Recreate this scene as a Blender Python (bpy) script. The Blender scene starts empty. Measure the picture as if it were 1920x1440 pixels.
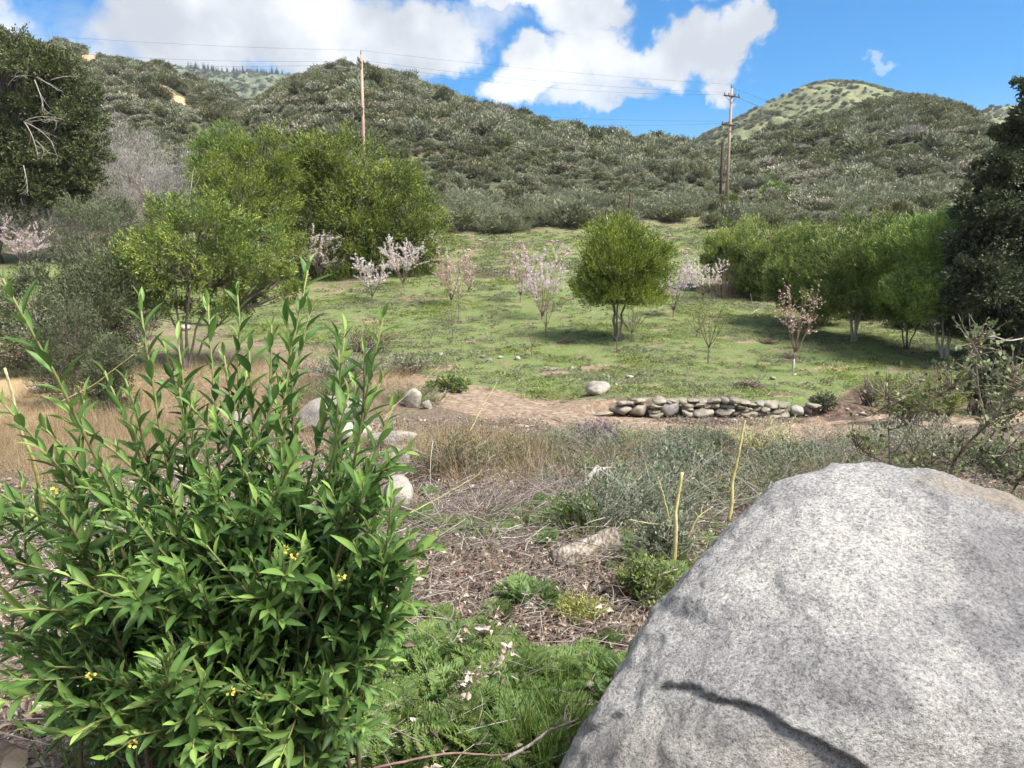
import bpy, bmesh, math
import numpy as np
from mathutils import Vector

scene = bpy.context.scene
COL = scene.collection
R = math.radians

# ------------------------------------------------------------------ camera
FPX = 1400.0            # focal length in pixels of the 1920 x 1440 photograph
CAMZ = 1.6
PITCH = R(9.7)
cam_d = bpy.data.cameras.new('camera')
cam_d.sensor_width = 36.0
cam_d.lens = 36.0 * FPX / 1920.0
cam_d.clip_start = 0.05
cam_d.clip_end = 12000.0
cam = bpy.data.objects.new('camera', cam_d)
COL.objects.link(cam)
cam.location = (0, 0, CAMZ)
cam.rotation_euler = (R(90) - PITCH, 0, 0)
scene.camera = cam

# ------------------------------------------------------------------ light
SUN_EL = R(54.0)
SUN_DIR = np.array([0.75, -0.45, 0.0])
SUN_DIR[:2] /= np.hypot(*SUN_DIR[:2]); SUN_DIR[:2] *= math.cos(SUN_EL); SUN_DIR[2] = math.sin(SUN_EL)
sd = bpy.data.lights.new('sun', 'SUN')
sd.energy = 3.7
sd.angle = R(22.0)
sd.color = (1.0, 0.955, 0.89)
sun = bpy.data.objects.new('sun', sd)
COL.objects.link(sun)
sun.rotation_euler = Vector(SUN_DIR).to_track_quat('Z', 'Y').to_euler()

vs = scene.view_settings
vs.view_transform = 'Standard'
vs.look = 'None'
vs.exposure = 1.42
vs.gamma = 1.0
vs.use_curve_mapping = False
scene.cycles.use_denoising = True
scene.cycles.max_bounces = 7
scene.cycles.diffuse_bounces = 4
scene.cycles.transmission_bounces = 4
scene.cycles.use_adaptive_sampling = True
scene.cycles.adaptive_threshold = 0.03
scene.cycles.transparent_max_bounces = 7
scene.cycles.caustics_reflective = False
scene.cycles.caustics_refractive = False

def pix_dir(px, py):
    """unit direction of a photograph pixel"""
    a = (px - 960.0) / FPX; b = (720.0 - py) / FPX
    c, s = math.cos(PITCH), math.sin(PITCH)
    d = np.array([a, c + b * s, -s + b * c])
    return d / np.linalg.norm(d)

def at(px, py, Y):
    d = pix_dir(px, py)
    return np.array([0, 0, CAMZ]) + d * (Y / d[1])

def project(P):
    P = np.asarray(P, float)
    x, y, z = P[..., 0], P[..., 1], P[..., 2] - CAMZ
    c, s = math.cos(PITCH), math.sin(PITCH)
    dep = y * c - z * s
    up = y * s + z * c
    dep = np.maximum(dep, 0.05)
    return 960 + FPX * x / dep, 720 - FPX * up / dep

# ------------------------------------------------------------------ sky with clouds
world = bpy.data.worlds.new('World')
scene.world = world
world.use_nodes = True
wt = world.node_tree
wt.nodes.clear()
def wn(t, **k):
    n = wt.nodes.new(t)
    for a, v in k.items(): setattr(n, a, v)
    return n
def wl(a, b): wt.links.new(a, b)
sky = wn('ShaderNodeTexSky', sky_type='NISHITA')
sky.sun_disc = False
sky.sun_elevation = SUN_EL
sky.sun_rotation = math.atan2(SUN_DIR[0], SUN_DIR[1])
sky.altitude = 900
sky.air_density = 1.0
sky.dust_density = 0.25
sky.ozone_density = 2.2
hsv = wn('ShaderNodeHueSaturation')
hsv.inputs['Saturation'].default_value = 1.68
hsv.inputs['Value'].default_value = 1.0
wl(sky.outputs[0], hsv.inputs['Color'])
bg1 = wn('ShaderNodeBackground'); bg1.inputs[1].default_value = 0.07
wl(hsv.outputs[0], bg1.inputs[0])
tc = wn('ShaderNodeTexCoord')
DIR = tc.outputs['Generated']
def wmath(op, a, b=None, c=None, clamp=False):
    n = wn('ShaderNodeMath', operation=op); n.use_clamp = clamp
    for i, v in enumerate((a, b, c)):
        if v is None: continue
        if isinstance(v, (int, float)): n.inputs[i].default_value = v
        else: wl(v, n.inputs[i])
    return n.outputs[0]
# warp the direction so that blob outlines become ragged
wz = wn('ShaderNodeTexNoise'); wz.inputs['Scale'].default_value = 9.0; wz.inputs['Detail'].default_value = 6; wz.inputs['Roughness'].default_value = 0.62
wl(DIR, wz.inputs['Vector'])
wsub = wn('ShaderNodeVectorMath', operation='SUBTRACT'); wl(wz.outputs['Color'], wsub.inputs[0]); wsub.inputs[1].default_value = (.5, .5, .5)
wsc = wn('ShaderNodeVectorMath', operation='MULTIPLY_ADD'); wl(wsub.outputs[0], wsc.inputs[0]); wsc.inputs[1].default_value = (.13, .13, .13); wl(DIR, wsc.inputs[2])
WDIR = wsc.outputs[0]
def blob(px, py, rx, ry, amp):
    d = pix_dir(px, py)
    s = wn('ShaderNodeVectorMath', operation='SUBTRACT'); wl(WDIR, s.inputs[0]); s.inputs[1].default_value = tuple(d)
    m = wn('ShaderNodeVectorMath', operation='MULTIPLY'); wl(s.outputs[0], m.inputs[0]); m.inputs[1].default_value = (FPX / rx, FPX / rx, FPX / ry)
    l = wn('ShaderNodeVectorMath', operation='LENGTH'); wl(m.outputs[0], l.inputs[0])
    mr = wn('ShaderNodeMapRange'); mr.interpolation_type = 'SMOOTHSTEP'
    mr.inputs['From Min'].default_value = 0.35; mr.inputs['From Max'].default_value = 1.0
    mr.inputs['To Min'].default_value = amp; mr.inputs['To Max'].default_value = 0.0
    wl(l.outputs['Value'], mr.inputs['Value'])
    return mr.outputs[0]
blobs = [  # cumulus of the photograph, then the banks that go on outside the frame
    (360, 55, 215, 110, 1.0), (600, 70, 230, 130, 1.0), (795, 60, 125, 85, 1.0), (480, 0, 300, 100, 1.0), (230, 120, 200, 60, .7),
    (1080, 25, 110, 66, 1.0), (1000, -40, 220, 60, 1.0), (1150, -10, 70, 110, .9), (900, 30, 130, 60, .55), (720, 130, 160, 60, .6), (130, 50, 110, 60, .45),
    (1000, 128, 105, 62, 1.0), (1120, 115, 130, 75, 1.0), (1240, 118, 110, 66, 1.0), (1335, 92, 88, 60, 1.0), (1405, 60, 66, 48, .95), (1345, 160, 40, 70, .9),
    (1130, 180, 150, 40, .75), (960, 160, 90, 45, .9), (1300, 8, 110, 26, .6), (1625, 133, 44, 11, .42), (1440, 118, 34, 11, .3),
    (10, 10, 50, 60, .7), (-250, 60, 300, 220, 1.0), (-700, -100, 500, 300, 1.0), (200, -420, 620, 260, 1.0), (900, -500, 420, 190, .9),
    (2300, -250, 330, 120, .8),
]
acc = None
for b in blobs:
    o = blob(*b)
    acc = o if acc is None else wmath('MAXIMUM', acc, o)
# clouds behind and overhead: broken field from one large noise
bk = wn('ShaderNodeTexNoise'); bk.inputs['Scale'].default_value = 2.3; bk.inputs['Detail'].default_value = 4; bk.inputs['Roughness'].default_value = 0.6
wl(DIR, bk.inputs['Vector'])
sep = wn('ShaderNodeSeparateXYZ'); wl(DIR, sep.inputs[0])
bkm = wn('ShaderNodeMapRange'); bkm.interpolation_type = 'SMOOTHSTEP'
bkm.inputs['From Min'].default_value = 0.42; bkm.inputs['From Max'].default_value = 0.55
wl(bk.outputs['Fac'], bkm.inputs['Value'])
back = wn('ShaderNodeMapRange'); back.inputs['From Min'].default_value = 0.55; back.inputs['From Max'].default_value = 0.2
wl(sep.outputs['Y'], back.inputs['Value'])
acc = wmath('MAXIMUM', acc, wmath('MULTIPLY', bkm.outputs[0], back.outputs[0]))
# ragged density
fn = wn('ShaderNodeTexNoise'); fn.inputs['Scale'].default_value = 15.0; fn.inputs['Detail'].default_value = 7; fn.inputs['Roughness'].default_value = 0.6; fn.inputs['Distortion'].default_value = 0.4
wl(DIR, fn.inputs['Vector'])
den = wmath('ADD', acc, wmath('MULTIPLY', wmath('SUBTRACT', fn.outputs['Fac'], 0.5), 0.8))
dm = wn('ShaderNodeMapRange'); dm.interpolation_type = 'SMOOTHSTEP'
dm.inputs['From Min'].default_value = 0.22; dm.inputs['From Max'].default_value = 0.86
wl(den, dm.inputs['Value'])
# cloud shading: thick parts greyer, sunlit billows white
cs = wn('ShaderNodeTexNoise'); cs.inputs['Scale'].default_value = 6.5; cs.inputs['Detail'].default_value = 6; cs.inputs['Roughness'].default_value = 0.55
mpv = wn('ShaderNodeVectorMath', operation='ADD'); wl(DIR, mpv.inputs[0]); mpv.inputs[1].default_value = (3.1, 0.7, 1.9)
wl(mpv.outputs[0], cs.inputs['Vector'])
cr = wn('ShaderNodeValToRGB')
cr.color_ramp.elements[0].position = 0.42; cr.color_ramp.elements[0].color = (0.56, 0.59, 0.635, 1)
cr.color_ramp.elements[1].position = 0.62; cr.color_ramp.elements[1].color = (0.97, 0.98, 1.0, 1)
wl(cs.outputs['Fac'], cr.inputs[0])
bg2 = wn('ShaderNodeBackground'); bg2.inputs[1].default_value = 0.46
wl(cr.outputs[0], bg2.inputs[0])
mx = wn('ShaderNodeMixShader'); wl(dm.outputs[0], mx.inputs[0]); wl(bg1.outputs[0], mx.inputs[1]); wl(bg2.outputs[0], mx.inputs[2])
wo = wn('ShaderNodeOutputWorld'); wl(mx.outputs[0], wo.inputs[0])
world.cycles.sampling_method = 'MANUAL'
world.cycles.sample_map_resolution = 512

# ------------------------------------------------------------------ helpers
def rng(s): return np.random.default_rng(s)

def vnoise(p, seed=0):
    p = np.asarray(p, float)
    i = np.floor(p).astype(np.int64); f = p - i
    f = f * f * (3 - 2 * f)
    def h(ix, iy, iz):
        n = (ix * 374761393 + iy * 668265263 + iz * 2147483647 + seed * 144665) & 0x7fffffff
        n = ((n ^ (n >> 13)) * 1274126177) & 0x7fffffff
        n = n ^ (n >> 16)
        return (n & 0xffff) / 65535.0
    x, y, z = i[..., 0], i[..., 1], i[..., 2]
    fx, fy, fz = f[..., 0], f[..., 1], f[..., 2]
    def lz(dz):
        a = h(x, y, z + dz) * (1 - fx) + h(x + 1, y, z + dz) * fx
        b = h(x, y + 1, z + dz) * (1 - fx) + h(x + 1, y + 1, z + dz) * fx
        return a * (1 - fy) + b * fy
    return lz(0) * (1 - fz) + lz(1) * fz

def fbm(p, oct=4, seed=0):
    p = np.asarray(p, float); a = .5; s = 0; t = 0
    for k in range(oct):
        s = s + a * vnoise(p, seed + k * 17); t += a; p = p * 2.03 + 11.3; a *= .5
    return s / t - .5

def fb2(x, y, sc, oct=4, seed=0):
    x = np.asarray(x, float)
    return fbm(np.stack([x / sc, np.asarray(y, float) / sc, np.zeros_like(x) + .37], -1), oct, seed)

def sstep(a, b, x):
    t = np.clip((np.asarray(x, float) - a) / (b - a), 0, 1)
    return t * t * (3 - 2 * t)

def unit(v): return v / np.maximum(np.linalg.norm(v, axis=-1, keepdims=True), 1e-9)

class MB:
    """collects vertices and faces with a per-vertex tint and a material index"""
    def __init__(s): s.V = []; s.F = []; s.T = []; s.M = []; s.n = 0
    def add(s, V, F, tint=0.5, mat=0):
        V = np.asarray(V, float).reshape(-1, 3)
        t = np.broadcast_to(np.asarray(tint, float), (len(V),))
        s.V.append(V); s.T.append(t)
        for f in (F if isinstance(F, list) else [F]):
            f = np.asarray(f, np.int64)
            s.F.append(f + s.n); s.M.append(np.full(len(f), mat))
        s.n += len(V)
        return s
    def mesh(s, name, mats, smooth=False):
        me = bpy.data.meshes.new(name)
        V = np.concatenate(s.V); T = np.concatenate(s.T)
        me.vertices.add(len(V)); me.vertices.foreach_set('co', V.astype(np.float32).ravel())
        loops = np.concatenate([f.ravel() for f in s.F])
        sizes = np.concatenate([np.full(len(f), f.shape[1]) for f in s.F])
        starts = np.concatenate([[0], np.cumsum(sizes)[:-1]])
        me.loops.add(len(loops)); me.loops.foreach_set('vertex_index', loops.astype(np.int32))
        me.polygons.add(len(sizes)); me.polygons.foreach_set('loop_start', starts.astype(np.int32))
        me.polygons.foreach_set('material_index', np.concatenate(s.M).astype(np.int32))
        if smooth: me.polygons.foreach_set('use_smooth', np.ones(len(sizes), bool))
        me.update(calc_edges=True)
        a = me.attributes.new('tint', 'FLOAT', 'POINT'); a.data.foreach_set('value', T.astype(np.float32))
        for m in (mats if isinstance(mats, (list, tuple)) else [mats]): me.materials.append(m)
        return me

def link(name, me, parent=None, loc=None):
    o = bpy.data.objects.new(name, me)
    COL.objects.link(o)
    if parent is not None: o.parent = parent
    if loc is not None: o.location = loc
    return o

def tag(o, label=None, cat=None, group=None, kind=None):
    if label: o['label'] = label
    if cat: o['category'] = cat
    if group: o['group'] = group
    if kind: o['kind'] = kind
    return o

def thing(name, loc, label, cat, group=None):
    o = bpy.data.objects.new(name, None)
    COL.objects.link(o)
    o.location = loc; o.empty_display_size = .2
    return tag(o, label, cat, group)

def tubes(P, Rd, sides=5, cap=True):
    """P (m,n,3) polylines, Rd (m,n) radii -> V, F"""
    P = np.asarray(P, float); m, n, _ = P.shape
    Rd = np.broadcast_to(np.asarray(Rd, float), (m, n))
    T = np.empty_like(P); T[:, 1:-1] = P[:, 2:] - P[:, :-2]; T[:, 0] = P[:, 1] - P[:, 0]; T[:, -1] = P[:, -1] - P[:, -2]
    T = unit(T)
    mean = unit(P[:, -1] - P[:, 0])
    ref = np.where(np.abs(mean[:, 2:3]) > .7, np.array([[1., .13, 0]]), np.array([[.05, .1, 1.]]))
    U = unit(np.cross(T, ref[:, None, :])); W = np.cross(T, U)
    a = np.arange(sides) * 2 * np.pi / sides
    V = P[:, :, None, :] + Rd[:, :, None, None] * (np.cos(a)[None, None, :, None] * U[:, :, None, :] + np.sin(a)[None, None, :, None] * W[:, :, None, :])
    base = (np.arange(m) * n * sides)[:, None, None]
    r = np.arange(n - 1)[None, :, None] * sides; k = np.arange(sides)[None, None, :]; k2 = (k + 1) % sides
    F = np.stack([base + r + k, base + r + k2, base + r + sides + k2, base + r + sides + k], -1).reshape(-1, 4)
    Fs = [F]
    if cap and sides == 4 or cap and sides > 4:
        if sides == 4:
            Fs.append(base[:, 0] + np.array([[3, 2, 1, 0]])); Fs.append(base[:, 0] + (n - 1) * 4 + np.array([[0, 1, 2, 3]]))
        else:
            Fs.append(base[:, 0] + np.arange(sides)[::-1][None]); Fs.append(base[:, 0] + (n - 1) * sides + np.arange(sides)[None])
    return V.reshape(-1, 3), Fs

def bez(p0, p1, p2, n):
    s = np.linspace(0, 1, n)[None, :, None]
    p0, p1, p2 = (np.asarray(p, float)[:, None, :] for p in (p0, p1, p2))
    return p0 * (1 - s) ** 2 + 2 * p1 * s * (1 - s) + p2 * s * s

def taper(r0, r1, m, n, pw=1.0):
    s = np.linspace(0, 1, n)[None, :] ** pw
    r0 = np.broadcast_to(np.asarray(r0, float), (m,))[:, None]; r1 = np.broadcast_to(np.asarray(r1, float), (m,))[:, None]
    return r0 * (1 - s) + r1 * s

# leaf templates: x width, y along, z normal
QUAD = (np.array([[0, 0, 0], [.5, .5, .04], [0, 1, 0], [-.5, .5, .04]]), np.array([[0, 1, 2, 3]]))
TRI2 = (np.array([[0, 0, 0], [.5, .42, .05], [0, 1, -.03], [-.5, .42, .05], ]), np.array([[0, 1, 2], [0, 2, 3]]))
def lens(n=5, fold=.18, curl=.15, wmax=.5):
    s = np.linspace(0, 1, n + 1)
    w = wmax * np.sin(np.pi * s ** 0.85) ** 0.9; w[0] = .03; w[-1] = 0
    V = []; 
    for i, q in enumerate(s):
        z = -curl * (q - .35) ** 2
        V += [[-w[i], q, z + fold * w[i]], [0, q, z], [w[i], q, z + fold * w[i]]]
    F = []
    for i in range(n):
        b = i * 3
        F += [[b, b + 1, b + 4, b + 3], [b + 1, b + 2, b + 5, b + 4]]
    return np.array(V), np.array(F)

def place(tmpl, pos, along, normal, length, width):
    """copies of a leaf template -> V, F and the count per leaf"""
    tv, tf = tmpl
    a = unit(along); b = unit(np.cross(a, normal)); nn = np.cross(b, a)
    L = np.broadcast_to(np.asarray(length, float), (len(pos),))[:, None, None]
    W = np.broadcast_to(np.asarray(width, float), (len(pos),))[:, None, None]
    V = pos[:, None, :] + tv[None, :, 0:1] * W * b[:, None, :] + tv[None, :, 1:2] * L * a[:, None, :] + tv[None, :, 2:3] * L * nn[:, None, :]
    F = (tf[None] + (np.arange(len(pos)) * len(tv))[:, None, None]).reshape(-1, tf.shape[1])
    return V.reshape(-1, 3), F, len(tv)

def leaves(mb, tmpl, pos, along, normal, length, width, tint, mat=0):
    V, F, k = place(tmpl, pos, along, normal, length, width)
    mb.add(V, F, np.repeat(np.broadcast_to(tint, (len(pos),)), k), mat)

def rdir(r, n): return unit(r.normal(size=(n, 3)))

# ------------------------------------------------------------------ materials
def nodes_of(name):
    m = bpy.data.materials.new(name); m.use_nodes = True
    t = m.node_tree; t.nodes.clear()
    def N(ty, **k):
        n = t.nodes.new(ty)
        for a, v in k.items():
            if a.startswith('i_'): n.inputs[a[2:].replace('_', ' ')].default_value = v
            else: setattr(n, a, v)
        return n
    return m, t, N, t.links.new

def ramp(N, stops):
    r = N('ShaderNodeValToRGB'); e = r.color_ramp.elements
    while len(e) < len(stops): e.new(0.5)
    for el, (p, c) in zip(e, stops): el.position = p; el.color = (*c, 1)
    return r

def leaf_mat(name, stops, rough=.5, trans=.3, var=.18, spec=.4, huevar=.02):
    m, t, N, L = nodes_of(name)
    at_ = N('ShaderNodeAttribute', attribute_name='tint')
    r = ramp(N, stops); L(at_.outputs['Fac'], r.inputs[0])
    oi = N('ShaderNodeObjectInfo')
    mr = N('ShaderNodeMapRange'); mr.inputs['To Min'].default_value = 1 - var; mr.inputs['To Max'].default_value = 1 + var; L(oi.outputs['Random'], mr.inputs['Value'])
    wn_ = N('ShaderNodeTexWhiteNoise', noise_dimensions='1D'); L(oi.outputs['Random'], wn_.inputs['W'])
    mr2 = N('ShaderNodeMapRange'); mr2.inputs['To Min'].default_value = .5 - huevar; mr2.inputs['To Max'].default_value = .5 + huevar; L(wn_.outputs['Value'], mr2.inputs['Value'])
    h = N('ShaderNodeHueSaturation'); L(mr.outputs[0], h.inputs['Value']); L(mr2.outputs[0], h.inputs['Hue']); L(r.outputs[0], h.inputs['Color'])
    p = N('ShaderNodeBsdfPrincipled', i_Roughness=rough); p.inputs['Specular IOR Level'].default_value = spec
    L(h.outputs[0], p.inputs['Base Color'])
    tr = N('ShaderNodeBsdfTranslucent'); L(h.outputs[0], tr.inputs['Color'])
    mx_ = N('ShaderNodeMixShader'); mx_.inputs[0].default_value = trans
    L(p.outputs[0], mx_.inputs[1]); L(tr.outputs[0], mx_.inputs[2])
    o = N('ShaderNodeOutputMaterial'); L(mx_.outputs[0], o.inputs[0])
    return m

def noise_mat(name, stops, scale=8., stretch=(1, 1, 1), rough=.85, bump=.4, bscale=None, detail=6, var=.1, bdist=.02, object_coords=True, useTint=False):
    m, t, N, L = nodes_of(name)
    tc_ = N('ShaderNodeTexCoord'); mp = N('ShaderNodeMapping'); mp.inputs['Scale'].default_value = stretch
    L(tc_.outputs['Object'], mp.inputs[0])
    nz = N('ShaderNodeTexNoise', i_Scale=scale, i_Detail=detail, i_Roughness=.62); L(mp.outputs[0], nz.inputs['Vector'])
    r = ramp(N, stops); L(nz.outputs['Fac'], r.inputs[0])
    oi = N('ShaderNodeObjectInfo')
    mr = N('ShaderNodeMapRange'); mr.inputs['To Min'].default_value = 1 - var; mr.inputs['To Max'].default_value = 1 + var; L(oi.outputs['Random'], mr.inputs['Value'])
    h = N('ShaderNodeHueSaturation'); L(mr.outputs[0], h.inputs['Value']); L(r.outputs[0], h.inputs['Color'])
    p = N('ShaderNodeBsdfPrincipled', i_Roughness=rough); p.inputs['Specular IOR Level'].default_value = .25
    L(h.outputs[0], p.inputs['Base Color'])
    b = N('ShaderNodeBump', i_Strength=bump, i_Distance=bdist)
    n2 = N('ShaderNodeTexNoise', i_Scale=bscale or scale * 3, i_Detail=6., i_Roughness=.65); L(mp.outputs[0], n2.inputs['Vector'])
    L(n2.outputs['Fac'], b.inputs['Height']); L(b.outputs[0], p.inputs['Normal'])
    o = N('ShaderNodeOutputMaterial'); L(p.outputs[0], o.inputs[0])
    return m
# ------------------------------------------------------------------ terrain heights
_ky = [-400, -60, -10, 0, 2, 4, 7, 12, 17, 20, 25, 30, 40, 50, 60, 70, 85, 110, 200, 600, 5000]
_kz = [9.0, 2.5, .35, .05, 0.0, -.3, -.9, -1.7, -2.2, -2.3, -2.2, -1.9, -1.0, .2, 1.8, 3.6, 7.3, 9.5, 12, 18, 40]
_ty = np.arange(-400, 1000, .25)
_tz = np.interp(_ty, _ky, _kz)
_k = np.hanning(25); _k /= _k.sum()
_tz = np.convolve(np.pad(_tz, 12, mode='edge'), _k, 'valid')
WALLX0, WALLX1, WALLY = 2.2, 7.0, 17.6

def base_h(x, y):
    x = np.asarray(x, float); y = np.asarray(y, float)
    z = np.where(y < 990, np.interp(y, _ty, _tz), np.interp(y, _ky, _kz))
    z = z + .42 * sstep(WALLX0 - 1.6, WALLX0 + .8, x) * (1 - sstep(WALLX1 + .3, WALLX1 + 2.5, x)) * sstep(WALLY + .12, WALLY + .42, y) * (1 - sstep(WALLY + .5, WALLY + 7, y))
    amp = sstep(2.0, 8, np.hypot(x, y))
    z = z + amp * (.16 * fb2(x, y, 5.0, 3, 3) + .14 * fb2(x, y, 1.3, 3, 5)) + .05 * fb2(x, y, .5, 2, 9)
    z = z + sstep(28, 60, y) * 1.2 * fb2(x, y, 22, 3, 21)
    return z

class Hill:
    def __init__(s, pts, foot, seed, rough=3.0, back=-.35, sink=0.0):
        P = np.array([at(px, py, Y) for px, py, Y in pts]); P[:, 2] -= sink
        t = P[:, 0] / P[:, 1]; o = np.argsort(t); s.t = t[o]; s.y = P[o, 1]; s.z = P[o, 2]
        s.foot = foot; s.seed = seed; s.rough = rough; s.back = back
    def crest(s, t):
        # a little rounding of the ridge polyline
        def sm(arr): return (np.interp(t - .012, s.t, arr) + 2 * np.interp(t, s.t, arr) + np.interp(t + .012, s.t, arr)) / 4
        return sm(s.y), sm(s.z)
    def h(s, x, y):
        x = np.asarray(x, float); y = np.asarray(y, float)
        t = x / np.maximum(y, 1); yc, zc = s.crest(t)
        zf = np.interp(s.foot, _ty, _tz) - 1.0
        u = (y - s.foot) / (yc - s.foot); uc = np.clip(u, 0, 1)
        q = .62 * uc + .38 * np.sin(np.pi / 2 * uc)
        z = zf + (zc - zf) * q
        z = z + s.rough * (fb2(x, y, 38, 4, s.seed) * 2.2 + np.abs(fb2(x + y * .15, y * .35, 20, 3, s.seed + 5)) * -2.0) * np.clip(uc * (1 - uc) * 4, 0, 1) * np.clip((zc - zf) / 25, .2, 3)
        over = np.maximum(y - yc, 0)
        z = z + s.back * over
        z = z + s.rough * .18 * fb2(x, y, 9, 2, s.seed + 9)
        z = np.where(u < 0, zf + (y - s.foot) * .25, z)
        out = np.maximum(np.maximum(s.t[0] - t, t - s.t[-1]), 0)
        return z - out * y * 1.2
hillA = Hill([(280, 345, 190), (350, 275, 195), (400, 222, 200), (470, 186, 205), (520, 158, 208), (580, 131, 210), (640, 113, 210), (700, 121, 208), (760, 141, 205), (800, 156, 202), (850, 171, 200),
              (900, 188, 196), (950, 202, 192), (1000, 214, 188), (1050, 229, 184), (1100, 242, 180), (1150, 250, 175), (1200, 254, 170), (1250, 254, 165), (1300, 263, 160), (1350, 283, 152), (1420, 318, 140), (1500, 355, 125), (1600, 392, 112)], 76, 31, sink=2.0)
hillB = Hill([(-700, 60, 240), (-300, 40, 250), (-100, 55, 255), (0, 66, 260), (60, 80, 262), (150, 86, 268), (250, 117, 275), (350, 143, 285), (400, 160, 290), (450, 186, 300), (520, 222, 310), (600, 280, 320)], 80, 41, sink=2.4)
hillC = Hill([(1180, 350, 170), (1260, 325, 190), (1330, 293, 205), (1400, 265, 215), (1500, 229, 220), (1600, 199, 225), (1650, 184, 226), (1700, 178, 228), (1760, 178, 228), (1800, 192, 226), (1850, 224, 222), (1900, 262, 215), (2000, 312, 200), (2150, 360, 190), (2600, 400, 180)], 78, 51, sink=2.4)
hillD = Hill([(1150, 330, 560), (1250, 292, 580), (1330, 252, 600), (1400, 215, 610), (1450, 190, 620), (1500, 168, 630), (1550, 152, 640), (1600, 155, 645), (1640, 163, 650), (1700, 182, 650), (1800, 232, 650), (1950, 300, 640)], 240, 61, rough=2.6)
hillE = Hill([(1650, 260, 800), (1780, 219, 800), (1850, 206, 800), (1920, 197, 800), (2050, 180, 800), (2300, 170, 800), (2700, 230, 800)], 300, 71, rough=2.5)
hillF = Hill([(100, 140, 1480), (250, 122, 1490), (300, 120, 1500), (360, 132, 1500), (420, 139, 1500), (480, 140, 1500), (520, 143, 1500), (600, 150, 1500), (750, 190, 1500)], 500, 81, rough=5.0)
NEARHILLS = [hillA, hillB, hillC]

def H(x, y):
    z = base_h(x, y)
    for h in NEARHILLS: z = np.maximum(z, np.where(np.asarray(y) > 70, h.h(x, y), -99))
    return z

_sy = np.concatenate([np.arange(1.0, 30, .05), np.arange(30, 320, .25)])
def gp(px, py):
    """ground point seen at a photograph pixel"""
    d = pix_dir(px, py); k = _sy / d[1]
    x = d[0] * k; z = CAMZ + d[2] * k
    below = z < H(x, _sy)
    i = int(np.argmax(below)) if below.any() else len(_sy) - 1
    return np.array([x[i], _sy[i], float(H(x[i:i + 1], _sy[i:i + 1])[0])])
def mpp(P): return (P[1] * math.cos(PITCH) - (P[2] - CAMZ) * math.sin(PITCH)) / FPX    # metres per photograph pixel at P
def on(x, y): return np.array([x, y, float(H(np.array([x]), np.array([y]))[0])])

def poly_mask(px, py, poly, soft):
    poly = np.array(poly, float); ins = np.zeros(px.shape, bool); dist = np.full(px.shape, 1e9)
    for (x0, y0), (x1, y1) in zip(poly, np.roll(poly, -1, 0)):
        c = ((y0 > py) != (y1 > py)) & (px < (x1 - x0) * (py - y0) / (y1 - y0 + 1e-9) + x0); ins ^= c
        dx, dy = x1 - x0, y1 - y0
        t = np.clip(((px - x0) * dx + (py - y0) * dy) / (dx * dx + dy * dy + 1e-9), 0, 1)
        dist = np.minimum(dist, np.hypot(px - x0 - t * dx, py - y0 - t * dy))
    return sstep(-soft, soft, np.where(ins, dist, -dist))

GRASS_POLY = [(0, 470), (560, 560), (700, 530), (830, 440), (1330, 415), (1350, 540), (1500, 590), (1700, 600), (1990, 610), (1990, 700), (1700, 715), (1620, 745), (1500, 762), (1330, 752), (1150, 742), (1000, 752), (880, 735), (700, 670), (560, 650), (0, 560)]
ROAD_PX = [(560, 690), (700, 712), (800, 730), (900, 748), (1000, 772), (1120, 795), (1300, 812), (1480, 815), (1600, 806), (1700, 790), (1850, 785), (2050, 790)]
DRY_POLY = [(-60, 700), (120, 690), (250, 700), (300, 760), (330, 840), (200, 900), (-60, 890)]

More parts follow.
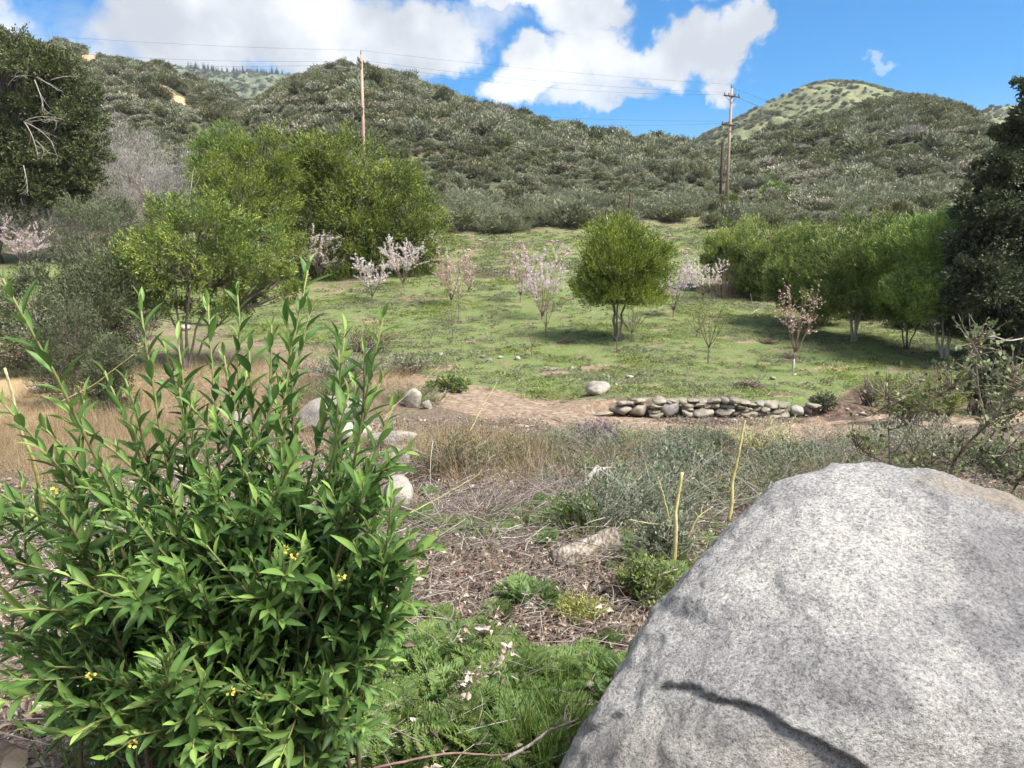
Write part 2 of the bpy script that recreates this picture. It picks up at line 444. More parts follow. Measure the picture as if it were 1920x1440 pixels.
# ------------------------------------------------------------------ ground sheet
def ground_material():
    m, t, N, L = nodes_of('ground')
    tc_ = N('ShaderNodeTexCoord'); P = tc_.outputs['Object']
    def attr(n): return N('ShaderNodeAttribute', attribute_name=n).outputs['Fac']
    def noise(sc, d=4., r=.6): 
        n = N('ShaderNodeTexNoise', i_Scale=sc, i_Detail=d, i_Roughness=r); L(P, n.inputs['Vector']); return n.outputs['Fac']
    def mth(op, a, b, clamp=False):
        n = N('ShaderNodeMath', operation=op); n.use_clamp = clamp
        for i, v in enumerate((a, b)):
            if isinstance(v, (int, float)): n.inputs[i].default_value = v
            else: L(v, n.inputs[i])
        return n.outputs[0]
    def mixc(f, a, b):
        n = N('ShaderNodeMix', data_type='RGBA'); L(f, n.inputs[0]); L(a, n.inputs[6]); L(b, n.inputs[7]); return n.outputs[2]
    n1 = noise(1.1); n2 = noise(9.0); n3 = noise(60.0); n4 = noise(.35)
    soil = ramp(N, [(.4, (.17, .115, .075)), (.5, (.27, .195, .135)), (.6, (.37, .285, .205))]); L(mth('ADD', mth('MULTIPLY', n2, .6), mth('MULTIPLY', n3, .4)), soil.inputs[0])
    litter = ramp(N, [(.36, (.055, .04, .03)), (.46, (.125, .09, .066)), (.54, (.20, .15, .112)), (.64, (.31, .26, .21))]); L(mth('ADD', mth('MULTIPLY', n3, .7), mth('MULTIPLY', n2, .3)), litter.inputs[0])
    grass = ramp(N, [(.4, (.085, .115, .04)), (.5, (.14, .185, .06)), (.6, (.21, .25, .095))]); L(mth('ADD', mth('MULTIPLY', n2, .5), mth('MULTIPLY', n3, .5)), grass.inputs[0])
    dry = ramp(N, [(.3, (.22, .15, .08)), (.5, (.38, .28, .15)), (.7, (.52, .42, .26))]); L(n3, dry.inputs[0])
    col = litter.outputs[0]
    def thr(mask, nz, w=.5, lo=.42, hi=.58):
        v = mth('ADD', mask, mth('MULTIPLY', mth('SUBTRACT', nz, .5), w * 2))
        mr = N('ShaderNodeMapRange'); mr.interpolation_type = 'SMOOTHSTEP'; mr.inputs['From Min'].default_value = lo; mr.inputs['From Max'].default_value = hi
        L(v, mr.inputs['Value']); return mr.outputs[0]
    gpatch = thr(attr('grass'), mth('ADD', mth('MULTIPLY', n1, .5), mth('MULTIPLY', n2, .5)), 3.4, .46, .72)
    field = mixc(thr(attr('grass'), n4, .3), col, soil.outputs[0])
    col = mixc(gpatch, field, grass.outputs[0])
    col = mixc(thr(attr('dry'), n2, .5), col, dry.outputs[0])
    col = mixc(thr(attr('dirt'), n2, .35), col, soil.outputs[0])
    dk = ramp(N, [(.4, (.06, .04, .03)), (.5, (.11, .075, .055)), (.62, (.19, .14, .105))]); L(n2, dk.inputs[0])
    col = mixc(thr(attr('bank'), n2, .8), col, dk.outputs[0])
    p = N('ShaderNodeBsdfPrincipled', i_Roughness=.95); p.inputs['Specular IOR Level'].default_value = .15
    L(col, p.inputs['Base Color'])
    b = N('ShaderNodeBump', i_Strength=.7, i_Distance=.03); L(mth('ADD', n3, mth('MULTIPLY', n2, 1.5)), b.inputs['Height']); L(b.outputs[0], p.inputs['Normal'])
    o = N('ShaderNodeOutputMaterial'); L(p.outputs[0], o.inputs[0])
    return m

def grid_mesh(name, X, Y, Z, mat, attrs=None, smooth=True):
    ny, nx = X.shape
    V = np.stack([X, Y, Z], -1).reshape(-1, 3)
    i = np.arange(ny - 1)[:, None] * nx + np.arange(nx - 1)[None]
    F = np.stack([i, i + 1, i + nx + 1, i + nx], -1).reshape(-1, 4)
    me = MB().add(V, F).mesh(name, mat, smooth)
    for k, v in (attrs or {}).items():
        a = me.attributes.new(k, 'FLOAT', 'POINT'); a.data.foreach_set('value', np.asarray(v, np.float32).ravel())
    return me

def road_dist(x, y):
    pts = np.array([gp(*p)[:2] for p in ROAD_PX]); d = np.full(np.shape(x), 1e9)
    for a, b in zip(pts[:-1], pts[1:]):
        v = b - a; t = np.clip(((x - a[0]) * v[0] + (y - a[1]) * v[1]) / (v @ v), 0, 1)
        d = np.minimum(d, np.hypot(x - a[0] - t * v[0], y - a[1] - t * v[1]))
    return d

ys = np.concatenate([np.linspace(-400, -30, 12), np.linspace(-28, 0, 30), np.linspace(.1, 12, 150), np.linspace(12.12, 34, 190), np.linspace(34.4, 85, 130), np.geomspace(86, 2600, 50)])
u = np.linspace(-1, 1, 421)
xs = np.sinh(u * 8.0) / np.sinh(8.0) * 2600 + u * 26
GX, GY = np.meshgrid(xs, ys)
GZ = base_h(GX, GY)
ppx, ppy = project(np.stack([GX, GY, GZ], -1))
front = (GY > 1.5) & (GY < 110)
m_grass = np.where(front, poly_mask(ppx, ppy, GRASS_POLY, 22) * (GY > 14), 0)
m_grass = np.maximum(m_grass, np.maximum(.42 * sstep(70, 85, GY), .5 * sstep(19, 26, GY) * front))
dR = road_dist(GX, GY)
m_dirt = np.where(front, 1 - sstep(.9, 2.0, dR), 0)
bank = np.where(front, poly_mask(ppx, ppy, [(1520, 770), (1660, 715), (1760, 700), (1760, 740), (1700, 800), (1560, 810)], 18), 0)
terr = np.where(front, poly_mask(ppx, ppy, [(870, 497), (960, 508), (960, 524), (870, 522)], 6), 0)
for cx, cy, a_, b_ in [(900, 455, 26, 4), (880, 471, 30, 4), (1040, 456, 24, 4), (1066, 473, 22, 4), (1290, 470, 26, 5), (1255, 446, 22, 4), (945, 490, 24, 4), (1180, 712, 30, 6), (830, 690, 40, 8), (1120, 690, 40, 8), (1040, 700, 34, 7), (1230, 738, 20, 5), (1460, 740, 40, 6), (1700, 690, 40, 7), (1560, 690, 40, 6), (880, 640, 22, 4), (780, 560, 60, 5), (690, 600, 30, 6), (1400, 640, 24, 5)]:
    m_dirt = np.maximum(m_dirt, np.where(front, .95 * np.exp(-((ppx - cx) / a_) ** 2 - ((ppy - cy) / b_) ** 2), 0))
m_dirt = np.maximum(m_dirt, np.maximum(bank, terr * .8))
m_dry = np.where(front, np.maximum(poly_mask(ppx, ppy, DRY_POLY, 30), .45 * poly_mask(ppx, ppy, [(-80, 630), (300, 640), (560, 665), (650, 720), (560, 800), (300, 820), (-80, 820)], 30)), 0)
GROUND_MAT = ground_material()
ground = link('ground', grid_mesh('ground', GX, GY, GZ, GROUND_MAT, dict(grass=m_grass, dirt=m_dirt, dry=m_dry, bank=np.maximum(np.where(front, poly_mask(ppx, ppy, [(1530, 770), (1600, 730), (1680, 705), (1900, 690), (2050, 690), (2050, 740), (1760, 745), (1680, 785), (1560, 800)], 14), 0), .8 * terr))))
tag(ground, 'hollow of litter, weeds and grass between the boulder and the hills', kind='structure')

# dirt track: worn band with two wheel ruts, draped on the ground
def make_track():
    pts = np.array([gp(*p)[:2] for p in ROAD_PX])
    s = np.linspace(0, len(pts) - 1, 240); k = np.hanning(21); k /= k.sum()
    cx = np.convolve(np.pad(np.interp(s, range(len(pts)), pts[:, 0]), 10, mode='edge'), k, 'valid'); cy = np.convolve(np.pad(np.interp(s, range(len(pts)), pts[:, 1]), 10, mode='edge'), k, 'valid')
    tx = np.gradient(cx); ty = np.gradient(cy); n = np.hypot(tx, ty); nx, ny = -ty / n, tx / n
    v = np.linspace(-1, 1, 41)
    wid = 1.05 + .5 * fb2(cx, cy, 1.2, 4, 77)
    wid = wid * (.55 + .45 * sstep(0, 30, np.arange(240)))
    X = cx[:, None] + nx[:, None] * v[None] * wid[:, None]; Y = cy[:, None] + ny[:, None] * v[None] * wid[:, None]
    a = np.abs(v)[None]
    Z = base_h(X, Y) + .03 - .045 * np.exp(-((a - .5) / .16) ** 2) - .07 * sstep(.8, 1, a) + .03 * fb2(X, Y, .25, 3, 8)
    return X, Y, Z
TX, TY, TZ = make_track()
soil_mat = noise_mat('track soil', [(.36, (.14, .10, .068)), (.5, (.24, .178, .125)), (.64, (.35, .275, .2))], 7, bump=.6, bscale=40, bdist=.02)
tag(link('dirt_track', grid_mesh('dirt_track', TX, TY, TZ, soil_mat)), 'bare tan dirt track curving past the stone wall', kind='structure')

# hills
def hill_material(name, soil, green, scar=None):
    m, t, N, L = nodes_of(name)
    tc_ = N('ShaderNodeTexCoord'); P = tc_.outputs['Object']
    n1 = N('ShaderNodeTexNoise', i_Scale=.06, i_Detail=9., i_Roughness=.68); L(P, n1.inputs['Vector'])
    n2 = N('ShaderNodeTexNoise', i_Scale=.6, i_Detail=6., i_Roughness=.6); L(P, n2.inputs['Vector'])
    ad = N('ShaderNodeMath', operation='MULTIPLY_ADD'); L(n1.outputs['Fac'], ad.inputs[0]); ad.inputs[1].default_value = .6
    m2 = N('ShaderNodeMath', operation='MULTIPLY'); L(n2.outputs['Fac'], m2.inputs[0]); m2.inputs[1].default_value = .4; L(m2.outputs[0], ad.inputs[2])
    r = ramp(N, [(.38, green[0]), (.5, green[1]), (.6, soil)]); L(ad.outputs[0], r.inputs[0])
    at_ = N('ShaderNodeAttribute', attribute_name='scar')
    v = N('ShaderNodeMath', operation='MULTIPLY_ADD'); L(n2.outputs['Fac'], v.inputs[0]); v.inputs[1].default_value = .6; 
    sb = N('ShaderNodeMath', operation='SUBTRACT'); L(at_.outputs['Fac'], sb.inputs[0]); sb.inputs[1].default_value = .3; L(sb.outputs[0], v.inputs[2])
    mr = N('ShaderNodeMapRange'); mr.inputs['From Min'].default_value = .4; mr.inputs['From Max'].default_value = .55; L(v.outputs[0], mr.inputs['Value'])
    rs = ramp(N, [(.35, (.33, .19, .10)), (.55, (.50, .34, .20)), (.7, (.60, .47, .31))]); L(n2.outputs['Fac'], rs.inputs[0])
    mxx = N('ShaderNodeMix', data_type='RGBA'); L(mr.outputs[0], mxx.inputs[0]); L(r.outputs[0], mxx.inputs[6]); L(rs.outputs[0], mxx.inputs[7])
    p = N('ShaderNodeBsdfPrincipled', i_Roughness=.95); p.inputs['Specular IOR Level'].default_value = .1
    L(mxx.outputs[2], p.inputs['Base Color'])
    b = N('ShaderNodeBump', i_Strength=.8, i_Distance=1.0); L(n2.outputs['Fac'], b.inputs['Height']); L(b.outputs[0], p.inputs['Normal'])
    o = N('ShaderNodeOutputMaterial'); L(p.outputs[0], o.inputs[0])
    return m
SCARS = [([(285, 150), (300, 155), (330, 178), (350, 185), (362, 215), (345, 212), (318, 190), (292, 165)], 5), ([(150, 105), (165, 99), (188, 112), (182, 119), (152, 117)], 4), ([(330, 138), (348, 142), (346, 150), (330, 147)], 3), ([(222, 140), (240, 143), (240, 152), (225, 150)], 3)]
def scar_of(X, Y, Z):
    px, py = project(np.stack([X, Y, Z], -1)); s = np.zeros(X.shape)
    for poly, soft in SCARS: s = np.maximum(s, poly_mask(px, py, poly, soft))
    return s
chap_soil = hill_material('chaparral slope', (.19, .165, .11), ((.065, .07, .042), (.11, .115, .065)))
grassy = hill_material('grassy slope', (.27, .26, .14), ((.095, .115, .065), (.175, .19, .095)))
wooded = hill_material('wooded slope', (.24, .22, .12), ((.05, .075, .06), (.11, .14, .085)))  # base colour shifted bluish, painting in part of the distance haze
def hill_mesh(name, h, mat, label, nt=260, nu=150, ymax=1.6):
    t = np.linspace(h.t[0] - .08, h.t[-1] + .08, nt); yc, zc = h.crest(t)
    uu = np.concatenate([np.linspace(-.04, 1, nu), np.linspace(1.01, ymax, 30)])
    Y = h.foot + uu[:, None] * (yc - h.foot)[None]
    X = t[None] * Y; Z = h.h(X, Y)
    o = link(name, grid_mesh(name, X, Y, Z, mat, dict(scar=scar_of(X, Y, Z) if h is hillB else np.zeros(X.shape))))
    return tag(o, label, kind='structure')
hill_mesh('hill', hillA, chap_soil, 'broad scrub-covered hill behind the orchard')
hill_mesh('hill', hillB, chap_soil, 'scrub hill with orange landslip scars behind the dark oak')
hill_mesh('hill', hillC, chap_soil, 'rounded scrub hill dotted with cream blossom behind the willows')
hill_mesh('hill', hillD, grassy, 'tall grassy peak rising behind the rounded hill')
hill_mesh('hill', hillE, grassy, 'far low ridge at the right edge of the sky')
hill_mesh('hill', hillF, wooded, 'hazy far mountainside carrying conifers')
# ------------------------------------------------------------------ scattering
def scatter(name, P, rot, scl, idx, variants, label=None):
    """one stuff object: plant meshes instanced on points"""
    me = bpy.data.meshes.new(name)
    me.vertices.add(len(P)); me.vertices.foreach_set('co', np.asarray(P, np.float32).ravel())
    a = me.attributes.new('rot', 'FLOAT_VECTOR', 'POINT'); a.data.foreach_set('vector', np.asarray(rot, np.float32).ravel())
    a = me.attributes.new('scl', 'FLOAT_VECTOR', 'POINT'); a.data.foreach_set('vector', np.asarray(scl, np.float32).ravel())
    a = me.attributes.new('pick', 'INT', 'POINT'); a.data.foreach_set('value', np.asarray(idx, np.int32))
    o = link(name, me)
    c = bpy.data.collections.new(name + '_sources')
    for i, v in enumerate(variants):
        s = bpy.data.objects.new('%s_%02d' % (name, i), v); c.objects.link(s)
    g = bpy.data.node_groups.new(name, 'GeometryNodeTree')
    g.interface.new_socket('Geometry', in_out='INPUT', socket_type='NodeSocketGeometry')
    g.interface.new_socket('Geometry', in_out='OUTPUT', socket_type='NodeSocketGeometry')
    n = g.nodes.new; gi = n('NodeGroupInput'); go = n('NodeGroupOutput')
    ci = n('GeometryNodeCollectionInfo'); ci.inputs['Collection'].default_value = c
    ci.inputs['Separate Children'].default_value = True; ci.inputs['Reset Children'].default_value = True
    ip = n('GeometryNodeInstanceOnPoints'); ip.inputs['Pick Instance'].default_value = True
    def named(nm, ty):
        q = n('GeometryNodeInputNamedAttribute'); q.data_type = ty; q.inputs['Name'].default_value = nm; return q.outputs['Attribute']
    Lk = g.links.new
    Lk(gi.outputs[0], ip.inputs['Points']); Lk(ci.outputs[0], ip.inputs['Instance'])
    Lk(named('pick', 'INT'), ip.inputs['Instance Index']); Lk(named('rot', 'FLOAT_VECTOR'), ip.inputs['Rotation']); Lk(named('scl', 'FLOAT_VECTOR'), ip.inputs['Scale'])
    Lk(ip.outputs[0], go.inputs[0])
    md = o.modifiers.new('scatter', 'NODES'); md.node_group = g
    return tag(o, label, kind='stuff')

def shoot_leaves(mb, r, S, D, Ln, k, ll, lw, tmpl=QUAD, tint=None, spread=.7, up=.5, mat=0, jit=.02):
    """leaves along shoots: S start, D direction, Ln length, k leaves each"""
    n = len(S); s = (np.arange(k)[None] + r.random((n, k))) / k
    pos = S[:, None] + D[:, None] * (Ln[:, None] * s)[..., None] + r.normal(size=(n, k, 3)) * jit
    al = unit(D[:, None] + rdir(r, n * k).reshape(n, k, 3) * spread)
    nm = unit(rdir(r, n * k).reshape(n, k, 3) * .7 + np.array([0, 0, up]))
    L_ = ll * r.uniform(.65, 1.25, (n, k)); W_ = lw * r.uniform(.7, 1.2, (n, k))
    if tint is None: tint = r.random(n)
    t = np.clip(np.repeat(tint[:, None], k, 1) + r.normal(size=(n, k)) * .16, 0, 1)
    leaves(mb, tmpl, pos.reshape(-1, 3), al.reshape(-1, 3), nm.reshape(-1, 3), L_.ravel(), W_.ravel(), t.ravel(), mat)

def crown_shoots(r, c, rad, nclump, nshoot, up=.5, lump=.28, inner=.45, csize=.3, low=-.75, Ls=.35, seed=0):
    """shoot starts, directions, lengths, tints through an uneven crown volume"""
    c = np.asarray(c, float); rad = np.asarray(rad, float); mr_ = rad.mean()
    d = rdir(r, nclump * 3); d = d[d[:, 2] > low][:nclump]; nclump = len(d)
    rr = (inner + (1 - inner) * r.random(nclump) ** .55) * (1 + lump * 2.4 * fbm(d * 1.7 + seed * 3.1, 3, seed))
    cc = c + d * rad * rr[:, None] * (1 - csize * .55)
    cr_ = csize * mr_ * r.uniform(.65, 1.35, nclump)
    q = rdir(r, nclump * nshoot).reshape(nclump, nshoot, 3); rq = r.random((nclump, nshoot)) ** .5
    st = cc[:, None] + q * (cr_[:, None] * rq)[..., None] * np.array([1, 1, .72])
    D = unit(q * .8 + d[:, None] * .5 + np.array([0, 0, up]) + r.normal(size=q.shape) * .25)
    ct = r.random(nclump)
    t = np.clip(.14 + ct[:, None] * .6 + r.normal(size=rq.shape) * .12, 0, 1)
    return st.reshape(-1, 3), D.reshape(-1, 3), (Ls * mr_ * csize * 2 * r.uniform(.5, 1.2, rq.size)), t.ravel(), cc

# ------------------------------------------------------------------ hillside scrub
M_sage = leaf_mat('sage scrub leaf', [(0, (0.154, 0.165, 0.104)), (0.5, (0.271, 0.286, 0.182)), (1, (0.419, 0.415, 0.294))], .7, .2, .22)
M_dark = leaf_mat('chamise leaf', [(0, (0.094, 0.101, 0.051)), (0.5, (0.17, 0.18, 0.086)), (1, (0.279, 0.279, 0.146))], .65, .2, .25)
M_cream = leaf_mat('cream blossom', [(0, (0.096, 0.108, 0.055)), (0.35, (0.19, 0.19, 0.111)), (0.6, (0.358, 0.342, 0.247)), (1, (0.493, 0.461, 0.358))], .8, .2, .12)
M_bright = leaf_mat('bright shrub leaf', [(0, (0.072, 0.116, 0.022)), (0.5, (0.145, 0.232, 0.043)), (1, (0.261, 0.348, 0.072))], .6, .3, .15)
M_grey = leaf_mat('bare grey twig', [(0, (0.145, 0.131, 0.123)), (0.5, (0.29, 0.268, 0.246)), (1, (0.478, 0.45, 0.42))], .9, .05, .15)

def scrub_mesh(name, seed, mats, n=36, sh=12, k=3, ll=.14, lw=.05, up=.9, flower=0.):
    r = rng(seed); mb = MB()
    st, D, Ln, t, cc = crown_shoots(r, (0, 0, .42), (.5, .5, .5), n, sh, up=up, lump=.35, inner=.35, csize=.42, low=-.6, Ls=.55, seed=seed)
    if flower:
        hi = st[:, 2] + .25 * np.hypot(st[:, 0], st[:, 1]) > .52
        t = np.where(hi & (r.random(len(t)) < flower), .75 + .2 * r.random(len(t)), t * .35)
    shoot_leaves(mb, r, st, D, Ln, k, ll, lw, tint=t, spread=.55, up=.4)
    # stems from the root to the clumps
    b = r.normal(size=(len(cc), 3)) * .04; b[:, 2] = -.05
    P = bez(b, (b + cc) / 2 + r.normal(size=b.shape) * .06, cc, 4)
    V, F = tubes(P, taper(.016, .006, len(cc), 4), 3)
    mb.add(V, F, .3, 1)
    return mb.mesh(name, mats)
SCRUB = [scrub_mesh('sage_shrub', 101, [M_sage, M_grey]), scrub_mesh('sage_shrub', 102, [M_sage, M_grey], up=1.3, ll=.2, lw=.05),
         scrub_mesh('chamise_shrub', 103, [M_dark, M_grey]), scrub_mesh('chamise_shrub', 104, [M_dark, M_grey], n=34), scrub_mesh('chamise_shrub', 105, [M_dark, M_grey], up=1.4, ll=.22),
         scrub_mesh('ceanothus_shrub', 106, [M_cream, M_grey], flower=.5), scrub_mesh('ceanothus_shrub', 107, [M_cream, M_grey], n=36, flower=.75),
         scrub_mesh('bright_shrub', 108, [M_bright, M_grey]), scrub_mesh('grey_shrub', 109, [M_grey, M_grey], lw=.02, ll=.24, up=1.2)]

CREAM = [(560, 210, 150, 45, .75), (760, 215, 140, 40, .75), (860, 240, 60, 25, .7), (640, 160, 120, 30, .35), (260, 200, 80, 60, .85), (210, 240, 70, 60, .6), (300, 250, 60, 30, .6), (1780, 270, 90, 60, .7), (1700, 300, 130, 40, .45),
         (1480, 340, 60, 26, .9), (1500, 385, 40, 16, .8), (1440, 320, 30, 16, .7), (1730, 205, 70, 22, .5), (1030, 325, 26, 14, .9), (1080, 300, 30, 14, .6), (1235, 352, 22, 14, .8), (375, 165, 25, 18, .7), (720, 245, 40, 16, .8)]
def species(P, r):
    px, py = project(P); pc = np.zeros(len(P))
    for x, y, a, b, w in CREAM: pc = np.maximum(pc, w * np.exp(-((px - x) / a) ** 2 - ((py - y) / b) ** 2))
    pc += .015
    nz = fb2(P[:, 0], P[:, 1], 16, 3, 12); nz2 = fb2(P[:, 0], P[:, 1], 9, 2, 19)
    q = r.random(len(P))
    low = sstep(300, 380, py)
    sage = np.clip(.32 + nz * 1.8 + low * .45, 0, 1)
    sp = np.where(q < sage, r.integers(0, 2, len(P)), r.integers(2, 5, len(P)))
    sp = np.where(r.random(len(P)) < .018, 8, sp)
    sp = np.where((nz2 > .17) & (r.random(len(P)) < .35), 7, sp)
    cl = np.clip(pc * (.85 + 3.2 * nz2), 0, .9)
    sp = np.where(r.random(len(P)) < cl, r.integers(5, 7, len(P)), sp)
    return sp

def hill_scrub():
    r = rng(7)
    n = 56000
    y = np.sqrt(r.uniform(71 ** 2, 320 ** 2, n)); t = r.uniform(-.82, .86, n); x = t * y
    hs = np.stack([base_h(x, y)] + [h.h(x, y) for h in NEARHILLS]); w = hs.argmax(0); z = hs.max(0)
    yc = np.stack([np.full(n, 95.)] + [h.crest(t)[0] for h in NEARHILLS])[w, np.arange(n)]
    ok = (y < yc + 5)
    P = np.stack([x, y, z], -1)
    px, py = project(P)
    sc = scar_of(x, y, z)
    ok &= (sc < .25)
    ok &= ~((poly_mask(px, py, GRASS_POLY, 2) > .5) & (y < 90))
    ok &= r.random(n) < np.clip(1.15 + 2.4 * fb2(x, y, 18, 3, 91), .5, 1)
    ok &= ~((np.hypot(px - 1400, (py - 385) * 2) < 40) & (r.random(n) < .8))
    P = P[ok]; y = y[ok]
    sp = species(P, r)
    d = np.clip(np.exp(r.normal(.52, .36, len(P))), .7, 4.2) * (1 + 1.1 * fb2(P[:, 0], P[:, 1], 14, 3, 77)) * np.where(y < 100, .8, 1.0)
    d = np.where(sp >= 5, d * .9, d); hgt = d * r.uniform(.5, .9, len(P))
    P[:, 2] -= .12 * hgt
    rot = np.stack([r.normal(size=len(P)) * .12, r.normal(size=len(P)) * .12, r.uniform(0, 6.28, len(P))], -1)
    scl = np.stack([d, d * r.uniform(.85, 1.15, len(P)), hgt], -1)
    return P, rot, scl, sp, d / y, w[ok]
SP, SR, SS, SI, SA, SW = hill_scrub()
# the shrubs that show largest are things of their own, the rest one mass
names = ['sage_shrub', 'sage_shrub', 'chaparral_shrub', 'chaparral_shrub', 'chaparral_shrub', 'blossoming_shrub', 'blossoming_shrub', 'bright_shrub', 'bare_shrub']
labels = {'sage_shrub': 'grey-green sage shrub', 'chaparral_shrub': 'dark olive chaparral shrub', 'blossoming_shrub': 'cream-blossomed shrub', 'bright_shrub': 'bright green rounded shrub', 'bare_shrub': 'leafless grey shrub'}
HILLS = ['', 'broad middle hill', 'scarred hill', 'rounded hill']
def shrub_label(i, k):
    size = 'very large ' if SS[i, 0] > 3.2 else 'large ' if SS[i, 0] > 2.3 else 'small ' if SS[i, 0] < 1.2 else ''
    x, y = _px[i], _py[i]
    part = 'lower left' if x < 620 and y > 300 else 'upper left' if x < 620 else 'lower right' if x > 1320 and y > 300 else 'upper right' if x > 1320 else 'lower' if y > 330 else 'middle' if y > 250 else 'upper'
    if not SW[i]:
        part = 'below the scarred hill' if x < 560 else 'behind the dome-shaped bay tree' if x < 860 else 'at the field top near the bay tree' if x < 1060 else 'at the field top above the lone tree' if x < 1300 else 'near the right power pole' if x < 1460 else 'above the willow row' if x < 1760 else 'beside the tall oak'
        return size + labels[k] + ' ' + part
    return size + labels[k] + ' on the ' + part + ' slope of the ' + HILLS[SW[i]]
groups = {k: k.replace('_', ' ') + 's on the hillside' for k in labels}
quota = {'sage_shrub': 260, 'chaparral_shrub': 260, 'blossoming_shrub': 260, 'bright_shrub': 90, 'bare_shrub': 60}
_px, _py = project(SP)
inview = (_px > -20) & (_px < 1940)
single = np.zeros(len(SP), bool)
for i in np.argsort(-SA):
    k = names[SI[i]]
    if not inview[i] or quota[k] <= 0: continue
    quota[k] -= 1; single[i] = True
    o = link(k, SCRUB[SI[i]], loc=SP[i]); o.rotation_euler = SR[i]; o.scale = SS[i]
    tag(o, shrub_label(i, k), 'shrub', groups[k])
scatter('hillside_scrub', SP[~single], SR[~single], SS[~single], SI[~single], SCRUB, 'dense chaparral scrub clothing the hills')

# far slopes: scattered bushes on the grassy peak and ridge, small scrub
def far_scrub(h, n, seed, dmin, dmax, thr):
    r = rng(seed); t = r.uniform(h.t[0], h.t[-1], n); yc, zc = h.crest(t)
    y = h.foot + (yc - h.foot) * r.uniform(.2, 1.02, n) ** .7; x = t * y; z = h.h(x, y)
    k = (fb2(x * 1.0, y * .35, 60, 4, seed) + .35 * r.normal(size=n) * .3 > thr)
    P = np.stack([x, y, z], -1)[k]; m = len(P); d = r.uniform(dmin, dmax, m)
    return P, np.stack([np.zeros(m), np.zeros(m), r.uniform(0, 6.28, m)], -1), np.stack([d, d, d * r.uniform(.5, .8, m)], -1), r.choice([0, 2, 3, 4], m, p=[.4, .25, .2, .15])
fs = [far_scrub(hillD, 9000, 201, 1.5, 3.6, .06), far_scrub(hillE, 2500, 202, 2.5, 5, 0.05), far_scrub(hillF, 4500, 203, 3, 7, .0)]
scatter('far_scrub', *[np.concatenate([f[i] for f in fs]) for i in range(4)], SCRUB, 'scattered dark scrub on the far grassy slopes')

# conifers on the far mountainside
def conifer_mesh(seed):
    r = rng(seed); mb = MB()
    V, F = tubes(np.array([[[0, 0, -.05], [0, 0, .5], [0, 0, 1.0]]]), np.array([[.016, .01, .002]]), 5); mb.add(V, F, .3, 1)
    zz = np.repeat(np.linspace(.16, .97, 20), 9); a = r.uniform(0, 6.28, len(zz))
    rad = (1 - zz) * .2 * r.uniform(.7, 1.25, len(zz)) + .012
    D = unit(np.stack([np.cos(a), np.sin(a), np.full(len(a), -.25)], -1)); S = np.stack([zz * 0, zz * 0, zz], -1)
    leaves(mb, QUAD, S, D, np.tile([0, 0, 1.], (len(a), 1)), rad, rad * .75, np.clip(r.normal(.5, .2, len(a)), 0, 1))
    return mb.mesh('conifer', [M_conifer, M_grey])
M_conifer = leaf_mat('conifer needles', [(0, (.025, .04, .028)), (.5, (.045, .07, .045)), (1, (.08, .11, .065))], .7, .1, .2)
CON = [conifer_mesh(i) for i in (1, 2, 3)]
r = rng(55)
for i in range(95):
    px = r.uniform(350, 530); t_ = at(px, 135, 1500); tt = t_[0] / t_[1]
    yc, zc = hillF.crest(np.array([tt])); y = float(yc[0]) * (1 - abs(r.normal()) * .045); x = tt * y
    hh = r.uniform(9, 19)
    o = link('conifer_tree', CON[i % 3], loc=(x, y, float(hillF.h(np.array([x]), np.array([y]))[0]) - .5)); o.scale = (hh, hh, hh); o.rotation_euler = (0, 0, r.uniform(0, 6))
    tag(o, 'tiny blue-green conifer on the hazy far mountainside', 'tree', 'conifers on the far mountainside')
# ------------------------------------------------------------------ trees
M_bark = noise_mat('grey bark', [(.3, (.07, .06, .05)), (.55, (.16, .14, .12)), (.75, (.27, .25, .22))], 6, (4, 4, .6), .9, .6, 12)
M_palebark = noise_mat('pale willow bark', [(.3, (.24, .22, .18)), (.55, (.40, .37, .31)), (.75, (.52, .49, .42))], 5, (4, 4, .5), .9, .5, 12)
M_twig = noise_mat('brown twig', [(.3, (.10, .07, .055)), (.6, (.2, .15, .12)), (.8, (.3, .24, .2))], 9, (2, 2, .6), .9, .3, 15)
M_redtwig = noise_mat('reddish twig', [(.3, (.15, .085, .065)), (.6, (.27, .18, .145)), (.8, (.38, .29, .24))], 9, (2, 2, .6), .9, .3, 15)
M_deadwood = noise_mat('silver deadwood', [(.3, (.24, .21, .18)), (.55, (.42, .38, .34)), (.75, (.58, .54, .49))], 5, (3, 3, .4), .9, .5, 10)
M_bay = leaf_mat('bay leaf', [(0, (0.064, 0.098, 0.018)), (0.4, (0.135, 0.195, 0.035)), (0.7, (0.234, 0.301, 0.052)), (1, (0.385, 0.423, 0.073))], .5, .3, .08, huevar=.005)
M_bayf = leaf_mat('young bay leaf', [(0, (0.067, 0.103, 0.024)), (0.4, (0.142, 0.207, 0.048)), (0.75, (0.27, 0.334, 0.067)), (1, (0.48, 0.51, 0.106))], .45, .3, .08, huevar=.005)
M_willow = leaf_mat('willow leaf', [(0, (0.094, 0.137, 0.037)), (0.45, (0.194, 0.272, 0.067)), (0.8, (0.304, 0.38, 0.095)), (1, (0.439, 0.509, 0.13))], .5, .35, .24, huevar=.012)
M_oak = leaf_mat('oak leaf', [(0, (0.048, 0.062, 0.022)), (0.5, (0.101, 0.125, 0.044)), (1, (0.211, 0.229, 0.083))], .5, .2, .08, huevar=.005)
M_oakr = leaf_mat('shaded oak leaf', [(0, (0.034, 0.049, 0.024)), (0.5, (0.066, 0.089, 0.043)), (1, (0.132, 0.155, 0.077))], .5, .2, .08, huevar=.005)  # deeper green leaf colour of the right oak, thickets and one bush
